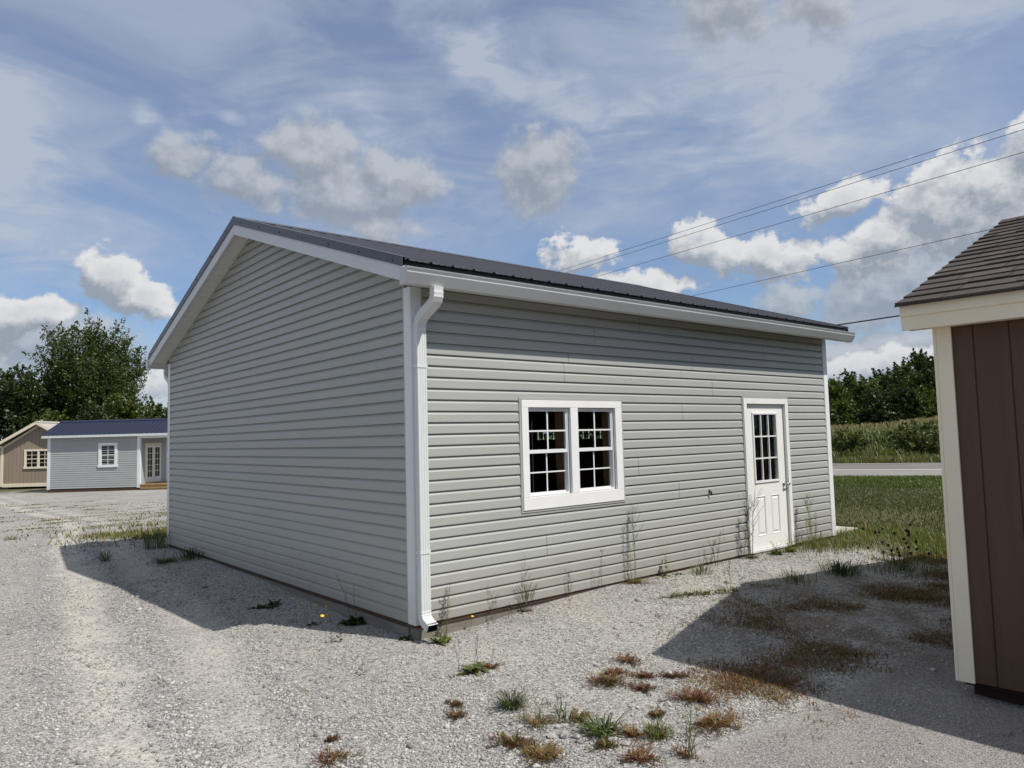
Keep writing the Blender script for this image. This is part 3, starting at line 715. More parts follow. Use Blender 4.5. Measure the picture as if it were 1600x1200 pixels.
# ------------------------------------------------------------------ the brown shed on skids (local axes: x in from the eave wall, y along it away from the camera)
def brown_shed():
    SP, WZ = .385, -.10
    s = thing('shed', 'dark brown panelled shed with cream trim and brown shingle roof, standing on skids', 'shed', (1.99, -3.517, 0), R(3))
    WW, LEN = 5.4, 7.0
    rz = lambda x: 2.405+SP*(x+.20) if x <= 2.7 else 2.405+SP*(2.9)-SP*(x-2.7)
    wl = MB()   # eave wall as grooved panels
    pts = []
    y = 0.
    grooves = [-.217-.204*k for k in range(34)]
    prof = [(.0, 0.0)]
    for gq in grooves:
        if gq < -LEN+.05: break
        prof += [(gq+.005, 0.), (gq+.004, .009), (gq-.004, .009), (gq-.005, 0.)]
    prof.append((-LEN, 0.))
    for (a, da), (b, db) in zip(prof[:-1], prof[1:]):
        wl.quad((da, a, WZ), (db, b, WZ), (db, b, 2.33), (da, a, 2.33))
    # far gable wall, also grooved
    prof = [(.0, 0.)]
    for k in range(26): prof += [(.21+.204*k-.005, 0.), (.21+.204*k-.004, .009), (.21+.204*k+.004, .009), (.21+.204*k+.005, 0.)]
    prof.append((WW, 0.))
    for (a, da), (b, db) in zip(prof[:-1], prof[1:]):
        if b > a: wl.quad((a, -da, WZ), (b, -db, WZ), (b, -db, rz(b)-.12), (a, -da, rz(a)-.12))
    # the two other walls
    wl.quad((WW, 0, WZ), (WW, -LEN, WZ), (WW, -LEN, 2.33), (WW, 0, 2.33))
    i = len(wl.v); wl.v += [(0, -LEN, WZ), (WW, -LEN, WZ), (WW, -LEN, 2.33), (WW/2, -LEN, rz(2.7)-.12), (0, -LEN, 2.33)]; wl.f.append((i, i+1, i+2, i+3, i+4))
    wl.quad((0, 0, WZ), (WW, 0, WZ), (WW, -LEN, WZ), (0, -LEN, WZ))
    wl.build('wall', M['brown_panel'], s, recalc=False)
    for (x0, x1, y0, y1) in ((-.021, -.001, -.092, .0), (-.021, .072, .0005, .021), (WW-.072, WW+.021, .0005, .021), (-.021, -.001, -LEN, -LEN+.09)):
        c = MB(); c.box(x0, x1, y0, y1, WZ-.004, 2.30); c.build('corner_board', M['cream'], s, bevel=.003)
    # fascia along the eaves, with a thin drip board on top
    for sg in (0, 1):
        f = MB(); x0, x1 = (-.151, -.131) if not sg else (WW+.131, WW+.151)
        f.box(x0, x1, -LEN-.17, .171, 2.235, 2.378); f.build('fascia', M['cream'], s, bevel=.003)
        f = MB(); x0, x1 = (-.163, -.1515) if not sg else (WW+.1515, WW+.163)
        f.box(x0, x1, -LEN-.172, .173, 2.330, 2.4015); f.build('drip_board', M['cream'], s, bevel=.002)
        f = MB(); x0, x1 = (-.130, -.022) if not sg else (WW+.022, WW+.130)
        f.box(x0, x1, -LEN-.15, .15, 2.240, 2.255); f.build('soffit', M['cream'], s)
    for yy in (.151, -LEN-.171):
        f = MB()
        f.prism([(-.13, yy, 2.24), (-.13, yy, rz(-.13)-.025), (2.7, yy, rz(2.7)-.025), (2.7, yy, rz(2.7)-.15), (.0, yy, rz(0)-.15)], (0, .02, 0))
        f.prism([(WW+.13, yy, 2.24), (WW, yy, rz(0)-.15), (2.7005, yy, rz(2.7)-.15), (2.7005, yy, rz(2.7)-.025), (WW+.13, yy, rz(-.13)-.025)], (0, .02, 0))
        f.build('fascia', M['cream'], s, bevel=.002)
    # shingles: overlapping courses cut into tabs with slightly different lift
    rnd = random.Random(5)
    sh = MB(); ex = .185; ca = 1/math.sqrt(1+SP*SP)
    nc = int((2.9/ca)/ex)+1
    for side in (0, 1):
        def P(d, y, lift):   # d: distance up the slope from the eave
            x = -.20+d*ca; z = 2.405+SP*(x+.20); x -= lift*SP*ca; z += lift*ca
            if x > 2.7: x = 2.7
            return ((x if not side else WW-x), y, z)
        for k in range(nc):
            d0, d1 = k*ex, min((k+1)*ex+.01, 2.9/ca)
            y1 = .19
            off = rnd.random()*.9
            first = True
            while y1 > -LEN-.19:
                w = (rnd.choice((.16, .20, .24, .33, .33, .45)) if not first else .12+off*.3)
                first = False
                y0 = max(y1-w, -LEN-.19)
                lf = .009+rnd.random()*.006; gp = .005
                b0 = d0-.002+rnd.uniform(-.002, .002)
                n_ = max(1, int((y1-y0)/.33))
                for q in range(n_):
                    ya, yb = y1+(y0-y1)*q/n_, y1+(y0-y1)*(q+1)/n_
                    wv = .0025*math.sin(ya*5+k*1.7)
                    wv2 = .0025*math.sin(yb*5+k*1.7)
                    A, B = P(b0, ya-(gp if q == 0 else 0), lf+wv+.003), P(b0, yb, lf+wv2+.003)
                    C_, D = P(d1, yb, .0025), P(d1, ya-(gp if q == 0 else 0), .0025)
                    A0, B0 = P(b0, ya-(gp if q == 0 else 0), 0), P(b0, yb, 0)
                    sh.quad(A, B, C_, D); sh.quad(A0, B0, B, A)
                y1 = y0
        a, b, c, d = P(0, .19, 0), P(0, -LEN-.19, 0), P(2.9/ca, -LEN-.19, 0), P(2.9/ca, .19, 0)
        sh.quad(a, b, c, d)
        dn = lambda p: (p[0], p[1], p[2]-.010)
        sh.quad(dn(a), dn(b), dn(c), dn(d)); sh.quad(a, dn(a), dn(d), d); sh.quad(a, b, dn(b), dn(a))
    rf = sh.build('roof', M['shingle'], s)
    rc = MB()
    for k in range(int(LEN/.14)+2):
        y0 = .19-k*.14; y1 = y0-.16; zr = rz(2.7)
        rc.prism([(2.56, y0, zr-.14*SP+.016), (2.7, y0, zr+.020), (2.84, y0, zr-.14*SP+.016), (2.84, y0, zr-.14*SP+.010), (2.7, y0, zr+.014), (2.56, y0, zr-.14*SP+.010)], (0, -.16, .0))
    rc.build('ridge_cap', M['shingle'], rf)
    for x in (.10, 1.7, 3.5, WW-.25):
        k = MB(); k.box(x, x+.15, -LEN+.1, -.05, -.42, -.135); k.build('skid', M['skid'], s, bevel=.006)
    fl = MB(); fl.box(.045, WW-.04, -LEN+.05, -.02, -.134, -.102); fl.build('floor_joist', M['skid'], s)
brown_shed()

# ------------------------------------------------------------------ two cabins across the yard
FWD2 = Vector((math.sin(yaw), math.cos(yaw), 0)); RT2 = Vector((math.cos(yaw), -math.sin(yaw), 0))
def yard(px_lat, depth):   # lateral metres right of the view axis and depth -> ground point
    v = Vector(CAM_POS)+RT2*px_lat+FWD2*depth; return v.x, v.y
def lap_wall(mb, to3, s0, s1, z0, z1, h=.10):
    n = int((z1-z0)/h)
    for k in range(n+1):
        a, b = z0+k*h, min(z0+(k+1)*h, z1)
        if b <= a: break
        mb.quad(to3(s0, a, .026), to3(s1, a, .026), to3(s1, b, .003), to3(s0, b, .003)); mb.quad(to3(s0, a, .0), to3(s1, a, .0), to3(s1, a, .026), to3(s0, a, .026))
def grid_window(parent, x0, x1, z0, z1, y, m, gm, cols, frame=.085):
    w = MB()
    w.box(x0, x1, y-.03, y, z1-frame, z1); w.box(x0-.02, x1+.02, y-.045, y, z0, z0+frame)
    w.box(x0, x0+frame, y-.03, y, z0+frame+.0005, z1-frame-.0005); w.box(x1-frame, x1, y-.03, y, z0+frame+.0005, z1-frame-.0005)
    wo_ = w.build('window', m, parent)
    n = cols
    wd = (x1-x0-2*frame)/n
    for i in range(n):
        a, b = x0+frame+i*wd+(.04 if i else 0), x0+frame+(i+1)*wd-(.04 if i < n-1 else 0)
        f = MB()
        if i < n-1: f.box(b+.0005, b+.0795, y-.03, y, z0+frame+.0005, z1-frame-.0005)
        c0, c1 = z0+frame+.0005, z1-frame-.0005; mid = (c0+c1)/2; xm = (a+b)/2
        f.box(a+.0005, b-.0005, y-.018, y-.002, mid-.022, mid+.022)
        f.box(a+.0005, a+.03, y-.018, y-.002, c0, mid-.023); f.box(b-.03, b-.0005, y-.018, y-.002, c0, mid-.023)
        f.box(a+.0005, a+.02, y-.018, y-.002, mid+.023, c1); f.box(b-.02, b-.0005, y-.018, y-.002, mid+.023, c1)
        f.box(xm-.011, xm+.011, y-.014, y-.003, c0, mid-.023); f.box(xm-.011, xm+.011, y-.014, y-.003, mid+.023, c1)
        for zz in ((c0+mid)/2, (c1+mid)/2):
            f.box(a+.03, xm-.0115, y-.014, y-.003, zz-.010, zz+.010); f.box(xm+.0115, b-.03, y-.014, y-.003, zz-.010, zz+.010)
        f.build('sash', m, wo_)
        gq = MB(); gq.box(a, b, y-.002, y+.002, c0, c1); gq.build('pane', gm, wo_)
def blue_cabin():
    Z = 36.; x, y = yard((75-800)/1153.7*Z, Z)
    z0 = -.49
    c = thing('cabin', 'small grey-sided cabin with dark blue metal roof, a porch and glazed double doors', 'cabin', (x, y, z0), -yaw)
    WX, DP, HT = 4.45, 2.8, 2.62     # body width, depth, wall height
    PX = 2.3
    w = MB(); o = .0
    lap_wall(w, lambda s, z, q: (s, -q, z), .12, WX-.12, .14, HT, .105)
    lap_wall(w, lambda s, z, q: (WX+q, s, z), .10, .48, .14, HT+.25, .105); lap_wall(w, lambda s, z, q: (WX+q, s, z), 2.15, DP-.1, .14, HT+.25, .105)
    lap_wall(w, lambda s, z, q: (WX+q, s, z), .48, 2.15, 2.22, HT+.25, .105)
    lap_wall(w, lambda s, z, q: (-q, DP-s, z), .1, DP-.1, .14, HT+.25, .105)
    w.box(.0, WX-.001, .001, DP, .14, HT+.02)
    w.prism([(0, .1, HT+.02), (0, DP-.1, HT+.02), (0, DP/2, HT+.62)], (WX-.001, 0, 0))
    w.build('siding', M['cabin_vinyl'], c, recalc=False)
    p = MB()
    for (a, b, e, f) in ((0, .12, -.03, -.0005), (WX-.12, WX+.03, -.03, -.0005), (WX+.0005, WX+.03, -.0005, .10), (WX+.0005, WX+.03, DP-.1, DP), (-.03, -.0005, -.03, .1)):
        q = MB(); q.box(a, b, e, f, .10, HT+.02); q.build('corner_post', M['white_vinyl'], c)
    for yy in (.0, DP-.12):
        q = MB(); q.box(WX+PX-.12, WX+PX, yy, yy+.12, .28, HT); q.build('porch_post', M['white_vinyl'], c)
    q = MB(); q.box(WX+.031, WX+PX, -.03, .0, HT-.14, HT+.02); q.box(WX+.031, WX+PX, DP-.03, DP, HT-.14, HT+.02); q.build('porch_beam', M['white_vinyl'], c)
    # roof
    EO = .25; sl = .44; RD = DP/2
    zr = HT+.10+sl*(RD+EO)
    XL, XR = -.22, WX+PX+.2
    r = MB()
    prof = []
    for k in range(int((XR-XL)/.2286)+1):
        for a, b in ((0, 0), (.012, .022), (.032, .022), (.044, 0)): 
            if XL+k*.2286+a < XR: prof.append((XL+k*.2286+a, b))
    prof.append((XR, 0))
    for sg in (-1, 1):
        loops = []
        for t in (0., 1.):
            yy = RD+sg*(RD+EO)*(1-t); zz = HT+.10+sl*(RD+EO)*t
            loops.append([(px_, yy, zz+q) for px_, q in prof]+[(px_, yy, zz+q-.01) for px_, q in reversed(prof)])
        r.loft(loops)
    ro = r.build('roof', M['navy_metal'], c)
    q = MB(); q.prism([(XL-.02, RD-.17, zr-.17*sl+.024), (XL-.02, RD, zr+.034), (XL-.02, RD+.17, zr-.17*sl+.024), (XL-.02, RD, zr+.01)], (XR-XL+.04, 0, 0)); q.build('ridge_cap', M['navy_metal'], ro)
    for sg in (-1, 1):
        for xs in (XL-.012, XR-.0):
            q = MB(); ye = RD+sg*(RD+EO); q.prism([(xs, ye, HT+.10+.022), (xs, RD, zr+.022), (xs, RD, zr-.06), (xs, ye, HT+.04)], (.012, 0, 0)); q.build('rake_trim', M['navy_metal'], ro)
            q = MB(); q.prism([(xs+(.013 if xs < 0 else -.02), ye+sg*-.03, HT+.09), (xs+(.013 if xs < 0 else -.02), RD, zr-.012), (xs+(.013 if xs < 0 else -.02), RD, zr-.14), (xs+(.013 if xs < 0 else -.02), ye+sg*-.03, HT-.03)], (.02, 0, 0)); q.build('fascia', M['white_vinyl'], c)
        q = MB(); ya, yb = sorted((RD+sg*(RD+EO-.005), RD+sg*(RD+EO-.03))); q.box(XL+.022, XR-.021, ya, yb, HT-.03, HT+.092); q.build('fascia', M['white_metal'], c)
        q = MB(); ya, yb = sorted((RD+sg*(RD+EO-.031), RD+sg*(RD+.035))); q.box(XL+.03, XR-.03, ya, yb, HT-.02, HT-.01); q.build('soffit', M['soffit'], c)
    # window with an outer casing
    grid_window(c, 2.46, 3.38, 1.12, 2.30, -.02, M['white_wood'], M['cabin_glass'], 1, .13)
    # glazed double door in the porch wall
    d = MB(); d.box(WX+.001, WX+.03, .50, 2.13, .28, 2.24)
    do = d.build('double_door', M['cream'], c)
    for (a, b) in ((.56, 1.305), (1.325, 2.07)):
        l = MB(); l.box(WX+.031, WX+.05, a, a+.13, .32, 2.16); l.box(WX+.031, WX+.05, b-.13, b, .32, 2.16); l.box(WX+.031, WX+.05, a+.1305, b-.1305, .32, .56); l.box(WX+.031, WX+.05, a+.1305, b-.1305, 2.02, 2.16)
        ym = (a+b)/2; l.box(WX+.034, WX+.044, ym-.012, ym+.012, .5605, 2.0195)
        for k in range(1, 5):
            zz = .56+1.46*k/5; l.box(WX+.034, WX+.043, a+.1305, ym-.0125, zz-.011, zz+.011); l.box(WX+.034, WX+.043, ym+.0125, b-.1305, zz-.011, zz+.011)
        l.build('door_leaf', M['door_paint'], do)
        q = MB(); q.box(WX+.0305, WX+.033, a+.131, b-.131, .561, 2.019); q.build('pane', M['cabin_glass'], do)
    h = MB(); h.tube([(WX+.05, 1.37, 1.2), (WX+.10, 1.37, 1.2), (WX+.10, 1.47, 1.2)], .014, 6); h.build('handle', M['black'], do)
    # deck and base
    q = MB(); q.box(WX+.031, WX+PX, -.03, DP, .20, .26); q.build('porch_floor', M['deck'], c)
    q = MB(); q.box(WX+.031, WX+PX, -.01, DP-.02, .02, .195); q.build('porch_skirt', M['deck'], c)
    q = MB(); q.box(.02, WX, .0, DP-.02, -.15, .135); q.build('skid', M['brown_board'], c)
blue_cabin()
def tan_cabin():
    Z = 40.; x, y = yard((2-800)/1153.7*Z, Z); z0 = -.53
    c = thing('cabin', 'tan board-sided cabin with cream trim and pale metal gable roof, left of the blue-roofed cabin', 'cabin', (x, y, z0), -yaw+R(2))
    WX, DP, HE, HR = 3.95, 7., 2.32, 3.42
    w = MB()
    n = int(WX/.2)
    def top(s): return HE+(HR-HE)*(1-abs(s-WX/2)/(WX/2))
    prof = [(0., 0.)]
    for k in range(1, n+1): prof += [(k*.2-.010, 0.), (k*.2-.009, .014), (k*.2+.009, .014), (k*.2+.010, 0.)] if k*.2 < WX-.05 else []
    prof += [(WX, 0.)]
    prof = sorted(prof+[(WX/2+.05, 0.)])
    for (a, da), (b, db) in zip(prof[:-1], prof[1:]): w.quad((a, da, .16), (b, db, .16), (b, db, top(b)), (a, da, top(a)))
    w.quad((WX, 0, .16), (WX, DP, .16), (WX, DP, HE), (WX, 0, HE)); w.quad((0, 0, .16), (0, DP, .16), (0, DP, HE), (0, 0, HE))
    i = len(w.v); w.v += [(0, DP, .16), (WX, DP, .16), (WX, DP, HE), (WX/2, DP, HR), (0, DP, HE)]; w.f.append((i, i+1, i+2, i+3, i+4))
    w.quad((0, 0, .16), (WX, 0, .16), (WX, DP, .16), (0, DP, .16))
    w.build('wall', M['tan_panel'], c, recalc=False)
    for x0, x1 in ((-.03, .11), (WX-.11, WX+.03)):
        q = MB(); q.box(x0, x1, -.03, -.001, .155, HE); q.build('corner_board', M['cream'], c)
    q = MB(); q.box(.1105, WX-.1105, -.03, -.001, .12, .30); q.build('base_board', M['cream'], c)
    q = MB()
    sl = (HR-HE)/(WX/2); EO = .32
    for sg in (-1, 1):
        r = MB()
        xe, ze = WX/2+sg*(WX/2+EO), HR+.18-sl*(WX/2+EO)
        m = 30
        lo_, hi_ = [], []
        pr = []
        for k in range(m):
            for a, b in ((0, 0), (.014, .022), (.034, .022), (.048, 0)): pr.append((-.3+k*.25+a, b))
        loops = [[(xe, yy, ze+b) for yy, b in pr]+[(xe, yy, ze+b-.01) for yy, b in reversed(pr)], [(WX/2, yy, HR+.18+b) for yy, b in pr]+[(WX/2, yy, HR+.18+b-.01) for yy, b in reversed(pr)]]
        r.loft(loops); r.build('roof', M['cream_metal'], c)
        f = MB(); f.prism([(xe, -.31, ze+.03), (WX/2, -.31, HR+.21), (WX/2, -.31, HR+.04), (xe, -.31, ze-.13)], (0, .03, 0)); f.build('fascia', M['cream'], c)
        f = MB(); f.prism([(xe, -.279, ze-.09), (WX/2, -.279, HR+.09), (WX/2, -.279, HR+.075), (xe, -.279, ze-.105)], (0, .275, 0)); f.build('soffit', M['tan_panel'], c)
        f = MB(); f.prism([(WX/2+sg*(WX/2-.1), -.028, HE-.02), (WX/2, -.028, HR+.05), (WX/2, -.028, HR-.06), (WX/2+sg*(WX/2-.1), -.028, HE-.13)], (0, .026, 0)); f.build('frieze_board', M['cream'], c)
    q = MB(); q.prism([(WX/2-.16, -.32, HR+.135), (WX/2, -.32, HR+.222), (WX/2+.16, -.32, HR+.135), (WX/2, -.32, HR+.19)], (0, 7.5, 0)); q.build('ridge_cap', M['cream_metal'], c)
    grid_window(c, 1.22, 2.72, 1.08, 2.12, -.012, M['cream'], M['cabin_glass'], 2, .10)
    for xx in (.3, 1.9, 3.5):
        q = MB(); q.box(xx, xx+.14, .1, DP, -.12, .119); q.build('skid', M['skid'], c)
tan_cabin()

# ------------------------------------------------------------------ ground: one sheet to the horizon
def axis(lo, hi, near_lo, near_hi, step):
    a = list(np.arange(near_lo, near_hi+1e-6, step)); d = step; v = near_hi
    while v < hi: d *= 1.22; v += d; a.append(min(v, hi))
    d = step; v = near_lo; b = []
    while v > lo: d *= 1.22; v -= d; b.append(max(v, lo))
    return np.array(b[::-1]+a)
gx, gy = axis(-1600, 1600, -7, 12, .16), axis(-1600, 1600, -8, 16, .16)
X, Y = np.meshgrid(gx, gy)
rs = np.random.RandomState(3)
def bumps(x, y):
    z = 0
    for f, a in ((.9, .012), (2.1, .007), (4.3, .004)):
        for _ in range(3):
            t = rs.uniform(0, 6.28); z = z+a*np.sin(f*(x*math.cos(t)+y*math.sin(t))+rs.uniform(0, 6.28))
    return z
near = np.exp(-((X-1)/14)**2-((Y-3)/18)**2)
# wheel tracks (each a line in x, y) pressed into the gravel, with loose stone ridges beside them
TRK = [((-2.66, -1.9), (-2.45, -.9), (-2.2, 1.0), (-1.95, 3.0), (-1.6, 5.5), (-1.2, 9.), (-.2, 15.)), ((-1.95, -2.1), (-1.78, -.7), (-1.42, .8), (-1.12, 2.4), (-.95, 4.6), (-.6, 8.), (.4, 14.))]
def track_x(tk, y):
    return np.interp(y, [p[1] for p in tk], [p[0] for p in tk])
rut = 0
for tk in TRK:
    dxx = X-track_x(tk, Y); rut = rut-.011*np.exp(-(dxx/.17)**2)+.009*np.exp(-((np.abs(dxx)-.36)/.12)**2)
fade = ss((Y+6)/2)*(1-ss((Y-9)/6))
Zg = gz(X, Y)+(bumps(X, Y)*.55+rut*fade)*near
nx, ny = len(gx), len(gy)
idx = np.arange(nx*ny).reshape(ny, nx)
F = np.stack([idx[:-1, :-1], idx[:-1, 1:], idx[1:, 1:], idx[1:, :-1]], -1).reshape(-1, 4)

def gravel_mat():
    m, q, b = material('limestone_gravel')
    co = q.add('ShaderNodeTexCoord').outputs['Object']
    x, y, z = q.sep(co)
    p2 = q.comb(x, y, 0)
    wob = q.math('MULTIPLY', q.math('SUBTRACT', q.noise(p2, 1.1, 5, .6), .5), .55)
    tracks = None; ridge = None
    for tk, wgt in zip(TRK, (1., .55)):
        cv = q.add('ShaderNodeFloatCurve'); cu = cv.mapping.curves[0]
        ys = [p[1] for p in tk]; y0, y1 = -3., 16.
        pts = [((yy-y0)/(y1-y0), (xx+4)/6) for xx, yy in tk]
        cu.points[0].location = (0, pts[0][1]-.02); cu.points[1].location = (1, pts[-1][1])
        for a, b_ in pts: cu.points.new(a, b_)
        cv.mapping.update()
        q.link(q.rng(y, y0, y1), cv.inputs['Value'])
        xc = q.math('SUBTRACT', q.math('MULTIPLY', cv.outputs[0], 6), 4)
        d = q.math('ABSOLUTE', q.math('ADD', q.math('SUBTRACT', x, xc), wob))
        t_ = q.rng(d, .08, .32, wgt, 0, True); tracks = t_ if tracks is None else q.math('MAXIMUM', tracks, t_)
        r_ = q.math('MULTIPLY', q.rng(d, .26, .36, 0, 1, True), q.rng(d, .36, .52, 1, 0, True)); ridge = r_ if ridge is None else q.math('MAXIMUM', ridge, r_)
    big = q.noise(p2, .45, 5, .6); med = q.noise(p2, 2.2, 6, .65)
    fine = q.voro(co, 60, out='Color'); fv = q.sep(fine)[0]
    fd = q.voro(co, 60)
    fine2 = q.voro(co, 150, out='Color'); fv2 = q.sep(fine2)[1]
    fd2 = q.voro(co, 150)
    c = q.mix(q.rng(big, .3, .7), (.262, .255, .243), (.372, .358, .334))
    c = q.mix(q.math('MULTIPLY', q.rng(med, .35, .7), .5), c, (.37, .355, .33))
    tr_ = q.math('MULTIPLY', tracks, q.rng(q.noise(p2, 3.1, 7, .7), .34, .58, .25, 1, True))
    c = q.mix(q.math('MULTIPLY', tr_, .70), c, (.47, .445, .395))
    c = q.mix(q.math('MULTIPLY', ridge, .5), c, (.29, .29, .29))
    # dusty buff patches
    dust = q.rng(q.noise(p2, .9, 4, .55), .55, .72, 0, .5, True)
    c = q.mix(dust, c, (.36, .325, .272))
    loose = q.math('SUBTRACT', 1, q.math('MULTIPLY', tr_, .40))
    g1 = q.rng(fv, 0, 1, .58, 1.34); g2 = q.rng(fv2, 0, 1, .70, 1.24)
    gg = q.math('MULTIPLY', g1, g2)
    gg = q.math('ADD', 1, q.math('MULTIPLY', q.math('SUBTRACT', gg, 1), loose))
    s_ = q.vmath('SCALE', c); q.link(gg, s_.node.inputs['Scale']); c = s_
    # asphalt-like chip seal in the near right corner (dark binder, small grey and pinkish chips)
    an = q.math('MULTIPLY', q.math('SUBTRACT', q.noise(p2, 1.4, 5, .6), .5), .55)
    am = q.math('MULTIPLY', q.rng(q.math('ADD', y, an), -3.12, -2.92, 1, 0, True), q.rng(q.math('ADD', x, an), -.85, -.25, 0, 1, True))
    ch = q.sep(q.voro(co, 120, out='Color'))
    chd = q.voro(co, 120)
    cc = q.mix(q.rng(ch[0], .1, .9), (.165, .155, .155), (.40, .375, .36)); cc = q.mix(q.rng(ch[1], .75, .95, 0, .7), cc, (.33, .265, .24))
    cc = q.mix(q.rng(chd, .35, .75, 0, .75), cc, (.10, .095, .092))
    cc = q.mix(q.rng(med, .45, .75, 0, .35), cc, (.36, .33, .29))
    c = q.mix(am, c, cc)
    # soil and dry thatch under the grass: toward the road and far away
    sn = q.math('MULTIPLY', q.math('SUBTRACT', q.noise(p2, 1.2, 6, .65), .5), 2.4)
    sn2 = q.noise(p2, 4, 4, .6)
    ed = q.math('ADD', q.math('ADD', q.math('MULTIPLY', x, .95), q.math('MULTIPLY', y, -.12)), sn)
    soil = q.rng(ed, 6.3, 8.4, 0, 1, True)
    far = q.rng(q.math('ADD', q.math('ADD', y, q.math('MULTIPLY', x, -.25)), q.math('MULTIPLY', sn, 2)), 36, 42, 0, 1, True)
    left = q.rng(q.math('ADD', x, sn), -14, -22, 0, 1, True)
    back = q.rng(q.math('ADD', y, sn), -16, -24, 0, 1, True)
    soil = q.math('MAXIMUM', q.math('MAXIMUM', soil, far), q.math('MAXIMUM', left, back))
    sc_ = q.mix(q.rng(q.noise(p2, .7, 6, .65), .3, .7), (.055, .060, .024), (.115, .10, .048))
    sc_ = q.mix(q.rng(sn2, .35, .65, 0, .35), sc_, (.075, .085, .028))
    c = q.mix(soil, c, sc_)
    # sparse green-brown film of weeds on the gravel near the cabins and by the shed
    wf = q.noise(q.mapping(p2, scale=(.6, 1.5, 1), rot=(0, 0, -.7)), 1.1, 7, .72)
    wz = q.math('MULTIPLY', q.rng(y, 8.5, 13, 0, 1, True), q.rng(x, -1.8, .6, 0, 1, True))
    wm = q.math('MULTIPLY', q.rng(wf, .53, .64, 0, .8, True), wz)
    c = q.mix(wm, c, (.135, .135, .065))
    w3 = q.rng(q.vmath('LENGTH', q.vmath('MULTIPLY', q.vmath('SUBTRACT', p2, (3.9, -2.3, 0)), (.36, .8, 0))), .55, 1.15, 1, 0, True)
    w3 = q.math('MULTIPLY', w3, q.rng(q.noise(p2, 2.0, 6, .68), .40, .58, 0, .62, True))
    c = q.mix(w3, c, (.125, .085, .042))
    q.link(c, b.inputs['Base Color']); b.inputs['Roughness'].default_value = .92; b.inputs['Specular IOR Level'].default_value = .15
    h = q.math('ADD', q.math('MULTIPLY', q.math('SUBTRACT', 1, fd), .7), q.math('MULTIPLY', q.math('SUBTRACT', 1, fd2), .3))
    h = q.math('MULTIPLY', h, q.math('SUBTRACT', 1, q.math('MAXIMUM', q.math('MULTIPLY', tr_, .6), q.math('MULTIPLY', am, .7))))
    h = q.math('ADD', h, q.math('MULTIPLY', q.math('MULTIPLY', q.math('SUBTRACT', 1, chd), am), .35))
    h = q.math('ADD', h, q.math('MULTIPLY', med, .8))
    q.link(q.bump(h, .85, .014), b.inputs['Normal'])
    return m
M['gravel'] = gravel_mat()
gr = arr_mesh('ground', np.stack([X, Y, Zg], -1).reshape(-1, 3), F, M['gravel'], smooth=True)
tag(gr, kind='structure')
from mathutils.bvhtree import BVHTree
_gxl, _gyl = gx, gy
def gh(x, y):
    """height of the ground sheet (bilinear)"""
    x = np.asarray(x, float); y = np.asarray(y, float)
    i = np.clip(np.searchsorted(gx, x)-1, 0, nx-2); j = np.clip(np.searchsorted(gy, y)-1, 0, ny-2)
    u = (x-gx[i])/(gx[i+1]-gx[i]); v = (y-gy[j])/(gy[j+1]-gy[j])
    return (Zg[j, i]*(1-u)+Zg[j, i+1]*u)*(1-v)+(Zg[j+1, i]*(1-u)+Zg[j+1, i+1]*u)*v

